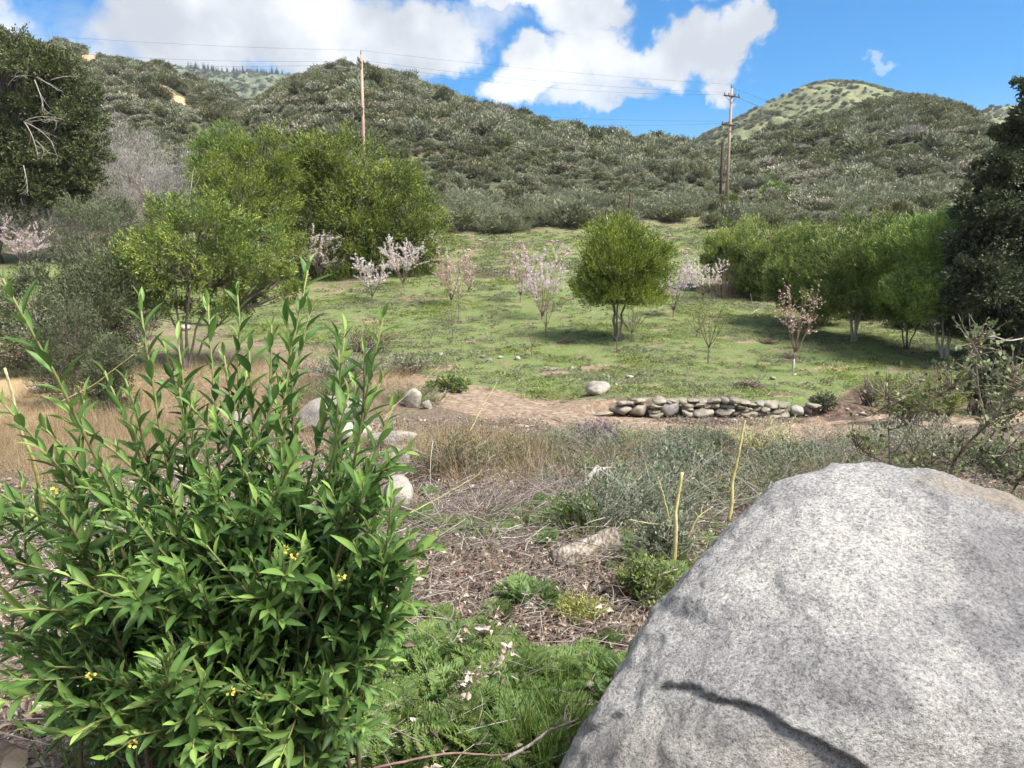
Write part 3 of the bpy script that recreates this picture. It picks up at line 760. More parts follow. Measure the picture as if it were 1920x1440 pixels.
M_shrubd = leaf_mat('dark shrub leaf', [(0, (0.058, 0.072, 0.035)), (0.5, (0.123, 0.145, 0.07)), (1, (0.203, 0.232, 0.123))], .6, .2, .15, huevar=.005)
M_shrubg = leaf_mat('grey-green shrub leaf', [(0, (0.109, 0.123, 0.072)), (0.5, (0.203, 0.225, 0.131)), (1, (0.334, 0.355, 0.217))], .65, .2, .15)

def trunk_part(root, pts, r0, r1, mat, name='trunk', n=9, sides=8, seed=0):
    pts = np.array(pts, float); s = np.linspace(0, len(pts) - 1, n)
    P = np.stack([np.interp(s, range(len(pts)), pts[:, i]) for i in range(3)], -1)
    rr = rng(seed); w = rr.normal(size=P.shape) * r0 * .35; w[0] = 0; P = P + w
    rad = r0 + (r1 - r0) * np.linspace(0, 1, n) ** .8; rad[0] *= 1.35
    V, F = tubes(P[None], rad[None], sides)
    return link(name, MB().add(V, F).mesh(name, mat, True), root)

def make_tree(name, base, crowns, trunks, mats, label, cat='tree', group=None, seed=0, leaf=(.16, .05), k=5, up=.5, spread=.7, lump=.28, csize=.3, low=-.75, inner=.45, Ls=.35, limb=.05, r0=.1, trunkend=.5, tshift=0.):
    """crowns: (centre offset, radii, clumps, shoots); trunks: tip offsets"""
    root = thing(name, base, label, cat, group); r = rng(seed)
    tips = []
    for i, (tp, rr0) in enumerate(trunks):
        tp = np.array(tp, float); b = np.array([r.normal() * rr0 * 1.2, r.normal() * rr0 * 1.2, -.15])
        mid = b * .5 + tp * .5 + np.array([(b[0] - tp[0]) * .18, (b[1] - tp[1]) * .18, 0])
        trunk_part(root, [b, mid, tp], rr0, rr0 * .45, mats[1], seed=seed + i)
        tips.append((mid + tp) / 2); tips.append(tp)
    tips = np.array(tips)
    mb = MB(); bm = MB()
    for j, (c, rad, nc, ns) in enumerate(crowns):
        st, D, Ln, t, cc = crown_shoots(r, c, rad, nc, ns, up=up, lump=lump, csize=csize, low=low, inner=inner, Ls=Ls, seed=seed + j)
        shoot_leaves(mb, r, st, D, Ln, k, leaf[0], leaf[1], tint=np.clip(t + tshift, 0, 1), spread=spread, up=.45, jit=leaf[0] * .25)
        oc = np.asarray(c, float); od = unit(cc - oc); ns_ = len(cc) * 3; ii = r.integers(0, len(cc), ns_); cs_ = csize * float(np.mean(rad))   # sprigs that break the outline
        s0 = cc[ii] + unit(od[ii] + rdir(r, ns_) * .6) * cs_ * .7; sd_ = unit(od[ii] * .8 + rdir(r, ns_) * .45 + np.array([0, 0, up * .9]))
        shoot_leaves(mb, r, s0, sd_, cs_ * r.uniform(.5, 1.3, ns_), 9, leaf[0], leaf[1], tint=np.clip(.5 + .4 * r.random(ns_), 0, 1), spread=.6, up=.45, jit=leaf[0] * .15)
        a = tips[np.argmin(np.linalg.norm(cc[:, None] - tips[None], axis=-1) + (cc[:, None, 2] < tips[None, :, 2]) * 2, axis=1)]
        P = bez(a, (a + cc) / 2 + np.array([0, 0, -.12]) * np.linalg.norm(cc - a, axis=1, keepdims=True) + r.normal(size=cc.shape) * .08, cc, 6)
        V, F = tubes(P, taper(limb, limb * .18, len(cc), 6), 4); bm.add(V, F)
    link('branches', bm.mesh('branches', mats[1], True), root)
    link('crown', mb.mesh('crown', mats[0]), root)
    return root

def px_tree(bx, by, **k):
    B = gp(bx, by); return B, mpp(B)

# field tree with yellow-green crown
B = gp(1155, 640); m = mpp(B)
make_tree('bay_tree', B, [((8 * m, 0, 125 * m), (80 * m, 70 * m, 86 * m), 90, 32), ((-12 * m, 0, 165 * m), (56 * m, 50 * m, 62 * m), 36, 30), ((74 * m, .2, 130 * m), (36 * m, 40 * m, 62 * m), 30, 28), ((-48 * m, -.2, 100 * m), (40 * m, 40 * m, 40 * m), 26, 26), ((15 * m, -.2, 80 * m), (80 * m, 60 * m, 30 * m), 46, 28)],
          [((-12 * m, 0, 110 * m), .075), ((24 * m, .1, 110 * m), .065), ((5 * m, .3, 100 * m), .05)], [M_bay, M_bark], 'round yellow-green tree standing alone in the grass field', seed=11, leaf=(.13, .042), k=6, up=1.1, spread=.5, csize=.3, lump=.45, low=-.5, Ls=.62, tshift=.04)

# great bay trees left of the field
def bay(px, py, Y, crowns, label, seed, mats=(M_bay, M_bark), **kw):
    c = at(px, py, Y); B = on(c[0], Y); m = mpp(B); cr_ = []
    for (cx, cy, rx, ry, nc, ns, dy) in crowns:
        q = at(cx, cy, Y + dy); cr_.append((q - B, (rx * m, rx * m * .9, ry * m), nc, ns))
    zt = max(q[0][2] for q in cr_) * .55
    r_ = rng(seed); tr = [((r_.normal() * .8, r_.normal() * .6, zt), .17) for _ in range(4)]
    return make_tree('bay_tree', B, cr_, tr, mats, label, seed=seed, **kw)
def lobes(pts, r, n, seed):
    r_ = rng(seed); return [(x, y, r * f * r_.uniform(.85, 1.15), r * f * r_.uniform(.8, 1.05), int(n * f * f), 30, r_.uniform(-2.2, .6)) for x, y, f in pts]
bay(690, 480, 51, lobes([(560, 325, .9), (610, 295, 1.0), (655, 300, 1.0), (700, 330, 1.0), (745, 365, 1.0), (785, 405, .95), (805, 450, .8), (560, 390, .9), (620, 370, 1.1), (680, 400, 1.15), (740, 430, 1.0), (580, 450, 1.0), (650, 460, 1.1), (720, 480, 1.0), (780, 490, .8), (560, 490, .8), (630, 510, .8), (690, 515, .7)], 62, 30, 5), 'massive dome-shaped bay tree behind the white blossom trees', 21, leaf=(.19, .065), k=5, up=.8, csize=.32, lump=.34, low=-.8, inner=.5)
bay(450, 490, 47, lobes([(400, 330, .8), (440, 305, .9), (490, 300, 1.0), (520, 340, .9), (390, 380, .9), (450, 370, 1.1), (510, 400, 1.0), (420, 440, 1.0), (480, 460, 1.0), (400, 480, .8), (540, 450, .7)], 58, 28, 6), 'rounded yellow-green bay tree against the massive dome-shaped one', 22, leaf=(.18, .06), k=5, up=.8, csize=.32, lump=.34, low=-.8, inner=.5)
bay(412, 400, 56, [(430, 275, 42, 42, 26, 28, 0), (385, 300, 40, 40, 24, 28, 0), (410, 320, 60, 50, 28, 26, 0)], 'slim bright green treetop rising behind the rounded bay tree', 23, mats=(M_willow, M_bark), leaf=(.2, .05), k=6, up=1.8, csize=.3, inner=.4, Ls=.6)
# nearer young bay with visible trunks
B = gp(350, 690); m = mpp(B)
def off(cx, cy, dy=0.): return at(cx, cy, B[1] + dy) - B
t_front = make_tree('bay_tree', B, [(off(370, 480), (125 * m, 110 * m, 92 * m), 80, 26), (off(290, 500), (85 * m, 80 * m, 72 * m), 46, 26), (off(470, 480, .4), (90 * m, 80 * m, 85 * m), 50, 26), (off(360, 420, .2), (82 * m, 70 * m, 66 * m), 40, 26), (off(250, 520), (60 * m, 60 * m, 45 * m), 24, 24), (off(300, 575, .3), (60 * m, 60 * m, 36 * m), 24, 24), (off(430, 565, .3), (66 * m, 60 * m, 40 * m), 26, 24), (off(520, 540, .3), (50 * m, 50 * m, 46 * m), 24, 24)],
          [((-45 * m, 0, 150 * m), .05), ((-12 * m, .1, 150 * m), .06), ((20 * m, -.1, 160 * m), .06), ((60 * m, .1, 150 * m), .05), ((95 * m, 0, 110 * m), .04), ((5 * m, .3, 140 * m), .05)], [M_bayf, M_bark], 'many-stemmed young bay tree above the dry grass', seed=25, leaf=(.115, .036), k=6, up=.55, csize=.21, low=-.65, inner=.45, lump=.42, limb=.02)
# bare leaning stem in its crown
P = np.array([off(345, 430), off(352, 395), off(358, 355), off(362, 320)])
V, F = tubes(P[None], np.array([[.028, .022, .014, .005]]), 5); mb = MB().add(V, F)
P2 = bez(np.array([off(352, 390), off(356, 370), off(345, 425)]), np.array([off(365, 370), off(366, 350), off(385, 400)]), np.array([off(385, 345), off(375, 330), off(430, 380)]), 5)
V, F = tubes(P2, taper(.012, .003, 3, 5), 4); mb.add(V, F)
tag(link('dead_stem', mb.mesh('dead_stem', M_deadwood, True), t_front), 'pale bare stem sticking out of the crown')

# dark oaks at both edges
B = on(at(-20, 400, 56)[0], 56.0); m = mpp(B)
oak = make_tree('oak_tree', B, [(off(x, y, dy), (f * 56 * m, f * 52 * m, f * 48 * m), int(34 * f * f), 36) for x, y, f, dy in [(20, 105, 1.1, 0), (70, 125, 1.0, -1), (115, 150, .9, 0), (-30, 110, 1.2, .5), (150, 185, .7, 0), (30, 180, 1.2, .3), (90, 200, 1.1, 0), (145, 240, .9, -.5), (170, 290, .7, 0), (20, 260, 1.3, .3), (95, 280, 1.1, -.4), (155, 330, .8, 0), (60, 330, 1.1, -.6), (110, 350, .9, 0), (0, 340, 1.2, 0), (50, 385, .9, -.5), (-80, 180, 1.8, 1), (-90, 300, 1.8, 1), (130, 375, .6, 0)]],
          [((1.0, 0, 6.5), .4), ((2.6, -.3, 8.6), .3), ((-2., .3, 8.5), .3)], [M_oak, M_bark], 'dark spreading oak with silvery dead limbs before the scarred hill', seed=31, leaf=(.19, .10), k=5, up=.35, csize=.32, inner=.4, lump=.36, limb=.08)
for a, b, c in [((45, 228), (75, 210), (122, 226)), ((45, 228), (85, 245), (103, 275)), ((45, 228), (66, 255), (72, 300)), ((50, 230), (90, 220), (110, 228)), ((66, 262), (82, 278), (96, 290)), ((70, 145), (95, 160), (118, 172)), ((15, 160), (25, 142), (38, 143)), ((95, 150), (125, 140), (147, 144)), ((44, 310), (52, 340), (52, 365)), ((65, 150), (78, 180), (85, 215)), ((82, 95), (95, 80), (106, 78))]:
    q = np.array([off(*a, -3.6), off(*b, -4.2), off(*c, -4.4)])
    dead = MB(); V, F = tubes(bez(q[0:1], q[1:2], q[2:3], 7), taper(.035, .008, 1, 7), 5); dead.add(V, F)
    rq = rng(int(a[0] * 7 + c[1])); e = bez(q[0:1], q[1:2], q[2:3], 7)[0][[2, 3, 4, 5]]; V, F = tubes(bez(e, e + (q[2] - q[0]) * .15 + rq.normal(size=e.shape) * .15, e + (q[2] - q[0]) * .32 + rq.normal(size=e.shape) * .4, 5), taper(.016, .005, 4, 5), 4); dead.add(V, F)
    tag(link('dead_limb', dead.mesh('dead_limb', M_deadwood, True), oak), 'silvery leafless dead limb on the front of the crown')

B = gp(1925, 690); m = mpp(B)
make_tree('oak_tree', B, [(off(x, y, dy), (f * 56 * m, f * 52 * m, f * 48 * m), int(34 * f * f), 36) for x, y, f, dy in [(1908, 165, .42, 0), (1930, 215, .7, 0), (1885, 258, .5, .3), (1915, 262, .7, .3), (1872, 308, .75, 0), (1845, 318, .35, -.3), (1818, 372, .4, -.4), (1806, 440, .5, -.4), (1796, 505, .55, -.4), (1930, 300, 1.1, .5), (1852, 360, .6, 0), (1900, 370, 1.1, 0), (1840, 400, .8, -.3), (1890, 440, 1.2, 0), (1830, 470, .9, 0), (1850, 530, 1.1, -.5), (1900, 530, 1.3, 0), (1800, 560, .7, 0), (1840, 600, 1.0, .5), (1910, 620, 1.2, .5), (1990, 400, 1.8, .5), (1990, 250, 1.2, .5), (1990, 560, 1.8, .5), (2060, 480, 2.2, 1)]],
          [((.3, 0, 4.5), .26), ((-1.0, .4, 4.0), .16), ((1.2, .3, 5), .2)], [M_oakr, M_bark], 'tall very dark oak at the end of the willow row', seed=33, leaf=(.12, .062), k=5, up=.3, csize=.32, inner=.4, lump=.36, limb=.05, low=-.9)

# willow row on the right of the field
willows = [  # base px, crown centre, radii, label
    (1360, 545, [(1378, 468, 62, 66), (1400, 510, 46, 60), (1350, 480, 34, 50)], 4, 'leftmost dense dark willow at the head of the willow row'),
    (1440, 560, [(1455, 480, 62, 60), (1500, 470, 56, 54), (1430, 530, 50, 40)], 3, 'low willow between the leftmost willow and the tall ones'),
    (1545, 612, [(1540, 500, 76, 78), (1490, 535, 56, 55), (1540, 560, 64, 46)], 4, 'willow with slender dark stems behind the staked blossom tree'),
    (1600, 640, [(1620, 490, 96, 82), (1590, 545, 85, 46), (1655, 560, 60, 40)], 6, 'willow with a fan of pale stems midway along the row'),
    (1700, 655, [(1720, 500, 84, 90), (1700, 560, 76, 46)], 4, 'willow with dark slanting stems between two pale-stemmed willows'),
    (1772, 672, [(1775, 475, 84, 84), (1750, 555, 78, 46), (1810, 530, 60, 64)], 4, 'willow with four bright pale trunks beside the dark oak'),
    (1660, 590, [(1665, 470, 70, 56)], 3, 'willow crown at the back between the pale-stemmed willows'),
]
for i, (bx, by, crs, nst, lab) in enumerate(willows):
    B = gp(bx, by); m = mpp(B); r_ = rng(400 + i)
    tr = [(((r_.uniform(-1, 1) if nst < 4 else (q / (nst - 1) * 2 - 1) + r_.normal() * .12) * 50 * m, r_.normal() * 16 * m, r_.uniform(95, 125) * m), .026 + .016 * r_.random() + (.02 if i in (3, 5) else 0)) for q in range(nst)]
    make_tree('willow_tree', B, [(off(cx, cy, r_.uniform(-.3, .3)), (rx * m, rx * m * .95, ry * m), int(34 + rx * .85), 32) for cx, cy, rx, ry in crs], tr,
              [M_willow, M_palebark if i in (3, 5) else M_bark], lab, group='willows along the edge of the field', seed=410 + i, leaf=(.135, .042), k=6, up=1.0, spread=.55, csize=.24, lump=.4, inner=.4, low=-.95, limb=.018)
# shadowed thicket behind the willows
for i, (bx, by, cx, cy, rx, ry, lab) in enumerate([(1480, 560, 1480, 555, 60, 42, 'dark thicket behind the low willow'), (1560, 596, 1565, 585, 66, 46, 'dark thicket behind the slender dark willow stems'), (1650, 612, 1650, 598, 70, 50, 'dark thicket behind the fan of pale stems'), (1740, 630, 1735, 612, 70, 52, 'dark thicket behind the dark slanting stems'), (1835, 648, 1840, 622, 90, 62, 'dark thicket under the low limbs of the oak')]):
    B = gp(bx, by); B = on(B[0] * 1.06, B[1] * 1.06); m = mpp(B)
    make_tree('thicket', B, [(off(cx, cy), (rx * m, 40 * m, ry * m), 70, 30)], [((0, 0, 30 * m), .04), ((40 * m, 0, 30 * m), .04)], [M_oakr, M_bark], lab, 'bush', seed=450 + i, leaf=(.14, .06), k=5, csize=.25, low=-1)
# reeds at the head of the row
def reeds(px, py, label, n, h, mat, spread, seed, group=None):
    B = gp(px, py); r_ = rng(seed); b = r_.normal(size=(n, 3)) * spread; b[:, 2] = -.05
    tp = b * 1.5 + r_.normal(size=(n, 3)) * spread * .4; tp[:, 2] = h * r_.uniform(.6, 1.1, n)
    V, F = tubes(bez(b, (b + tp) / 2, tp, 4), taper(.012, .004, n, 4), 3)
    return tag(link('cane_clump', MB().add(V, F, .4).mesh('cane_clump', mat), loc=B), label, 'reeds', group)
reeds(1357, 560, 'clump of dark upright canes under the leftmost willow', 70, 1.9, M_twig, .28, 5)

# rounded shrubs and bare thickets on the left
def mound(name, px, py, Y, rx, ry, label, mat, seed, leaf=(.12, .04), k=5, up=.7, nc=50, ns=26, csize=.28, cat='shrub', stem=M_twig, **kw):
    c = at(px, py, Y); B = on(c[0], Y); m = mpp(B)
    zc = c[2] - B[2]
    return make_tree(name, B, [(c - B, (rx * m, rx * m * .9, max(ry * m, zc * .6)), nc, ns), (np.array([0, 0, min(zc * .45, 2.)]), (rx * m * .95, rx * m * .85, min(zc * .55, 2.2)), nc * 2 // 3, ns)], [((rx * m * .2, 0, zc * .6), .04), ((-rx * m * .3, 0, zc * .6), .04), ((0, rx * m * .2, zc * .7), .04)], [mat, stem], label, cat, seed=seed, leaf=leaf, k=k, up=up, csize=csize, low=-.95, limb=.015, **kw)
mound('bare_shrub', 110, 440, 57, 70, 40, 'grey leafless brush behind the leftmost pink blossom', M_grey, 58, leaf=(.25, .014), k=5, up=1.4)
mound('shrub', 190, 555, 24, 92, 68, 'broad dark green shrub left of the young bay tree', M_shrubd, 61, nc=80)
mound('shrub', 60, 580, 24, 80, 40, 'dark green shrub at the left edge below the pink blossom', M_shrubd, 62)
mound('shrub', 160, 440, 40, 62, 45, 'upright dark green shrub behind the leftmost pink blossom tree', M_shrubd, 63, up=1.2)
mound('shrub', 220, 435, 42, 42, 36, 'small leafy shrub touching the young bay tree crown', M_shrubd, 64, up=1.2)
mound('shrub', 125, 640, 19, 70, 26, 'low dark green brush beside the pale rocks on the left', M_shrubd, 65, leaf=(.07, .02), nc=70)
mound('shrub', 205, 690, 17, 45, 26, 'small dark green brush at the edge of the dry grass', M_shrubd, 66, leaf=(.06, .018), nc=60)
mound('bare_shrub', 262, 335, 60, 95, 60, 'pale grey leafless thicket right of the dark oak', M_grey, 67, leaf=(.34, .016), k=5, up=1.6, nc=80, ns=30, csize=.3)
mound('bare_shrub', 235, 300, 70, 60, 50, 'leafless grey thicket higher up beside the dark oak', M_grey, 68, leaf=(.36, .016), k=5, up=1.6, nc=60)
mound('bare_shrub', 60, 420, 57, 130, 40, 'wide grey leafless brush under the dark oak', M_grey, 69, leaf=(.3, .016), k=5, up=1.4, nc=70)
mound('bare_shrub', 330, 380, 58, 60, 50, 'grey-brown leafless brush between thicket and bay trees', M_grey, 70, leaf=(.3, .016), k=5, up=1.4, nc=50)
for i, (px, py, Y, rx, ry, lab) in enumerate([(880, 395, 76, 70, 34, 'soft grey-green bush beside the dome-shaped bay tree'), (1000, 400, 75, 80, 30, 'dusty grey-green bush at the top edge of the field'), (1080, 375, 78, 60, 28, 'feathery bush behind the dusty one at the field top'), (1160, 395, 78, 60, 26, 'feathery bush left of the leaning dark post'), (1270, 395, 80, 70, 28, 'feathery bush between dark post and power pole'), (1420, 405, 74, 50, 20, 'low bush below the right power pole'), (940, 425, 72, 60, 18, 'low straggly bush along the field top'), (1600, 395, 80, 80, 26, 'pale feathery bush above the willow row'), (1720, 385, 84, 70, 28, 'pale feathery bush above the pale-trunked willow')]):
    mound('sage_shrub', px, py, Y, rx, ry, lab, M_shrubg, 500 + i, leaf=(.2, .03), nc=40, ns=30, up=1.3)

# ------------------------------------------------------------------ blossom trees and saplings
M_pink = leaf_mat('pink blossom', [(0, (0.493, 0.312, 0.364)), (0.5, (0.707, 0.566, 0.606)), (1, (0.85, 0.832, 0.838))], .7, .3, .1)
M_white = leaf_mat('white blossom', [(0, (0.6, 0.432, 0.408)), (0.5, (0.816, 0.696, 0.672)), (1, (0.85, 0.85, 0.85))], .7, .3, .08)
M_bud = leaf_mat('tan blossom', [(0, (0.36, 0.204, 0.156)), (0.5, (0.6, 0.432, 0.36)), (1, (0.85, 0.744, 0.672))], .7, .3, .1)
M_newleaf = leaf_mat('new leaf', [(0, (.12, .15, .03)), (.5, (.22, .26, .06)), (1, (.32, .36, .1))], .6, .4, .1)
def blossom_tree(bx, by, top, w, mat, nblo, label, seed, nst=9, twig=M_twig, name='blossom_tree', cat='tree', trunk=.12, size=.05, group=None, thick=.016, sub=7):
    B = gp(bx, by); m = mpp(B); h = (by - top) * m; ww = w * m / 2; r_ = rng(seed)
    root = thing(name, B, label, cat, group)
    tz = trunk * h
    trunk_part(root, [(0, 0, -.1), (r_.normal() * .02, 0, tz * .5), (0, 0, tz)], thick * 2.2, thick * 1.8, twig, seed=seed, n=5)
    a = np.arange(nst) / nst * 6.283 + r_.normal(size=nst) * .3; rr = ww * r_.uniform(.35, 1.0, nst)
    p0 = np.tile([0, 0, tz * .95], (nst, 1)) + r_.normal(size=(nst, 3)) * .015
    p2 = np.stack([np.cos(a) * rr, np.sin(a) * rr, h * r_.uniform(.72, 1.0, nst)], -1)
    p1 = np.stack([np.cos(a) * rr * .75, np.sin(a) * rr * .75, tz + (h - tz) * r_.uniform(.3, .5, nst)], -1)
    P = bez(p0, p1, p2, 9); br = MB()
    V, F = tubes(P, taper(thick, thick * .22, nst, 9), 5); br.add(V, F)
    # side twigs
    k = sub; s = r_.uniform(.3, .95, (nst, k)); i0 = np.floor(s * 8).astype(int); f = (s * 8 - i0)[..., None]
    q0 = P[np.arange(nst)[:, None], i0] * (1 - f) + P[np.arange(nst)[:, None], np.minimum(i0 + 1, 8)] * f
    out = unit(rdir(r_, nst * k).reshape(nst, k, 3) * .8 + np.array([0, 0, .8]) + unit(q0 * np.array([1, 1, 0]) + 1e-6) * .4)
    ln = h * r_.uniform(.12, .3, (nst, k, 1)); q2 = q0 + out * ln; q1 = q0 + out * ln * .5 + r_.normal(size=q0.shape) * .03
    q0, q1, q2 = (q.reshape(-1, 3) for q in (q0, q1, q2))
    T = bez(q0, q1, q2, 5); V, F = tubes(T, taper(thick * .38, thick * .14, len(q0), 5), 3); br.add(V, F)
    brn = link('branches', br.mesh('branches', twig), root)
    if nblo:
        nblo = int(nblo * 1.6); bl = MB(); j = r_.integers(0, len(T), nblo); u_ = r_.random(nblo) ** .7 * 4; i1 = np.minimum(u_.astype(int), 3); f = (u_ - i1)[:, None]
        pos = T[j, i1] * (1 - f) + T[j, i1 + 1] * f + r_.normal(size=(nblo, 3)) * .025
        keep = pos[:, 2] > h * .3
        pos = pos[keep]; n_ = len(pos)
        for _ in range(3):
            leaves(bl, QUAD, pos - .0, rdir(r_, n_), rdir(r_, n_), size * r_.uniform(.7, 1.4, n_), size * r_.uniform(.7, 1.3, n_), np.clip(r_.normal(.55, .22, n_), 0, 1))
        link('blossom', bl.mesh('blossom', mat), brn)
    return root
G = 'blossoming orchard trees'
blossom_tree(50, 506, 418, 120, M_pink, 1900, 'bright pink blossom tree at the left edge below the oak', 701, 11, group=G, size=.05)
blossom_tree(600, 528, 432, 90, M_white, 1500, 'pale blossom tree against the dark side of the bay trees', 702, 12, group=G, size=.05, trunk=.08)
blossom_tree(698, 566, 484, 92, M_white, 1000, 'whitish blossom tree in front of the dome-shaped bay tree', 703, 10, group=G, size=.045)
blossom_tree(756, 541, 446, 96, M_white, 1500, 'densest white blossom tree before the dome-shaped bay tree', 704, 13, group=G, size=.048)
blossom_tree(846, 574, 470, 88, M_bud, 900, 'sparse tan-pink blossom tree right of the white ones', 705, 12, M_redtwig, group=G, size=.05)
blossom_tree(1016, 600, 468, 104, M_pink, 1700, 'densest pink blossom tree in the middle of the field', 706, 14, M_redtwig, group=G, size=.042, trunk=.06)
blossom_tree(976, 568, 452, 70, M_bud, 420, 'thin pale blossom tree just behind the densest pink one', 707, 9, M_redtwig, group=G, size=.05)
blossom_tree(1262, 596, 488, 86, M_pink, 900, 'pink blossom tree half hidden by the lone green tree', 708, 10, group=G, size=.042)
blossom_tree(1318, 562, 488, 80, M_white, 800, 'white and pink blossom tree beside the leftmost willow', 709, 10, M_redtwig, group=G, size=.042)
blossom_tree(1488, 700, 548, 94, M_bud, 200, 'vase-shaped orchard tree with sparse white blossom behind a white stake', 710, 12, M_redtwig, group=G, size=.04, trunk=.28, thick=.014)
blossom_tree(1328, 682, 556, 80, M_newleaf, 160, 'small wide sapling with a few new leaves', 711, 8, group=G, size=.035, trunk=.25, thick=.012)
blossom_tree(1308, 632, 560, 70, M_newleaf, 140, 'slight leafing sapling behind the small wide one', 712, 7, group=G, size=.035, thick=.011)
blossom_tree(998, 668, 608, 34, None, 0, 'tiny bare sapling nearest the scattered rocks', 713, 5, group=G, thick=.009, trunk=.35, sub=4)
blossom_tree(848, 634, 556, 34, None, 0, 'thin bare sapling below the tan-pink blossom tree', 714, 5, group=G, thick=.008, trunk=.3, sub=4)
blossom_tree(860, 606, 520, 24, M_bud, 40, 'upright bare whip beside the tan-pink blossom tree', 715, 4, group=G, thick=.009, trunk=.35, sub=3)
blossom_tree(1023, 632, 560, 40, M_bud, 50, 'bare sapling at the foot of the densest pink tree', 716, 6, group=G, thick=.01, trunk=.3, sub=4)
blossom_tree(1156, 662, 594, 44, None, 0, 'bare forked sapling before the lone green tree', 717, 5, group=G, thick=.009, trunk=.4, sub=4)
blossom_tree(1184, 628, 560, 110, None, 0, 'spreading bare shrub at the foot of the lone green tree', 718, 12, M_twig, name='bare_shrub', cat='shrub', thick=.012, trunk=.05)
blossom_tree(985, 478, 446, 40, M_bud, 120, 'faint far blossom tree on the upper terrace', 719, 6, M_redtwig, group=G, size=.05)
blossom_tree(880, 548, 500, 36, M_bud, 60, 'slight reddish sapling on the terrace bank', 720, 6, M_redtwig, group=G, size=.05)
blossom_tree(1230, 500, 460, 40, M_bud, 60, 'faint reddish sapling behind the lone green tree', 721, 6, M_redtwig, group=G, size=.045)

# ------------------------------------------------------------------ poles and wires
M_pole = noise_mat('weathered pole timber', [(.3, (.26, .18, .13)), (.55, (.40, .30, .23)), (.75, (.50, .40, .32))], 3, (3, 3, .15), .9, .4, 8)
M_darkpost = noise_mat('dark post timber', [(.3, (.05, .032, .024)), (.7, (.11, .075, .055))], 3, (3, 3, .2), .9, .4, 8)
M_metal = noise_mat('dull galvanised fitting', [(.3, (.10, .10, .10)), (.7, (.2, .2, .2))], 5, rough=.6, bump=.1)
M_wire = noise_mat('wire', [(.3, (.05, .05, .05)), (.7, (.1, .1, .1))], 3, rough=.6, bump=.0)
def cyl(P, rad, sides=10): 
    V, F = tubes(np.array([P], float), np.array([rad], float), sides); return V, F
def box(mb, c, s, rz=0.):
    v = np.array([[x, y, z] for x in (-.5, .5) for y in (-.5, .5) for z in (-.5, .5)]) * np.array(s)
    co, si = math.cos(rz), math.sin(rz); v = np.stack([v[:, 0] * co - v[:, 1] * si, v[:, 0] * si + v[:, 1] * co, v[:, 2]], -1) + np.array(c)
    mb.add(v, np.array([[0, 1, 3, 2], [4, 6, 7, 5], [0, 4, 5, 1], [2, 3, 7, 6], [0, 2, 6, 4], [1, 5, 7, 3]]))
Bl = on(at(684, 330, 82)[0], 82.0); topl = at(685, 103, 82)[2] - Bl[2]
Br = gp(1362, 376); Br = on(Br[0], Br[1]); topr = at(1365, 166, Br[1])[2] - Br[2]
def pole(B, h, label, arms, seed):
    root = thing('power_pole', B, label, 'power pole', 'wooden power poles')
    V, F = cyl([[0, 0, -.5], [0, 0, h * .5], [.03, 0, h]], [.2, .17, .135]); link('pole', MB().add(V, F).mesh('pole', M_pole, True), root)
    for z, w, rz in arms:
        mb = MB(); box(mb, (0, -.2, z), (w, .12, .14), rz); arm = link('crossarm', mb.mesh('crossarm', M_pole if seed else M_darkpost), root)
        for sx in (-.46, -.2, .2, .46):
            V, F = cyl([[sx * w * math.cos(rz), -.2 + sx * w * math.sin(rz), z + .07], [sx * w * math.cos(rz), -.2 + sx * w * math.sin(rz), z + .2], [sx * w * math.cos(rz), -.2 + sx * w * math.sin(rz), z + .36]], [.05, .085, .05], 8)
            link('insulator', MB().add(V, F).mesh('insulator', M_metal, True), arm)
        mb = MB()
        for sg in (-1, 1):
            V, F = cyl([[sg * w * .34 * math.cos(rz), -.22, z - .05], [0, -.19, z - .75]], [.03, .03], 4); mb.add(V, F)
        link('brace', mb.mesh('brace', M_metal), arm)
    V, F = cyl([[0, 0, h], [0, 0, h + .35], [0, 0, h + .5]], [.05, .05, .02], 6); link('insulator', MB().add(V, F).mesh('insulator', M_metal, True), root)
    return root
pole(Bl, topl, 'tall pale wooden power pole rising behind the dome-shaped bay tree', [(topl - .75, 1.6, R(80)), (topl - 5.3, 1.4, R(80))], 0)
pole(Br, topr, 'wooden power pole with two crossarms at the saddle of the hills', [(topr - .9, 2.3, R(25)), (topr - 4.1, 2.6, R(25))], 0)
def post(px, py, top, label, lean=0., rad=.09):
    B = gp(px, py); m = mpp(B); h = (py - top) * m
    V, F = cyl([[0, 0, -.4], [lean * .5, 0, h * .5], [lean, 0, h * .985], [lean, 0, h]], [rad, rad * .95, rad * .9, rad * .6], 9)
    mb = MB().add(V, F); V, F = cyl([[lean * .6 - rad * 1.1, 0, h * .6], [lean * .6 + rad * 1.1, 0, h * .6]], [rad * .25, rad * .25], 6); mb.add(V, F)
    return tag(link('timber_post', mb.mesh('timber_post', M_darkpost, True), loc=B), label, 'post')
post(1350, 380, 270, 'dark timber post just left of the right power pole', rad=.16)
post(1175, 448, 366, 'thin dark post rising behind the lone green tree', .25, .13)
def wire(a, b, sag, label, rad=.009, group='overhead wires'):
    a = np.array(a, float); b = np.array(b, float); s = np.linspace(0, 1, 24)[:, None]
    P = a * (1 - s) + b * s; P[:, 2] -= sag * 4 * (s * (1 - s))[:, 0]
    V, F = tubes(P[None], np.full((1, 24), rad), 5)
    return tag(link('overhead_wire', MB().add(V, F).mesh('overhead_wire', M_wire)), label, 'wire', group)
PL = Bl + np.array([0, 0, topl + .45]); PR = Br + np.array([0, 0, topr + .45])
wire(at(-220, 40, 84), PL, .5, 'highest wire running from the left edge to the tall pole')
wire(at(-200, 62, 84), PL + (-.2, 0, -1.0), 1.0, 'second wire from the left edge to the tall pole')
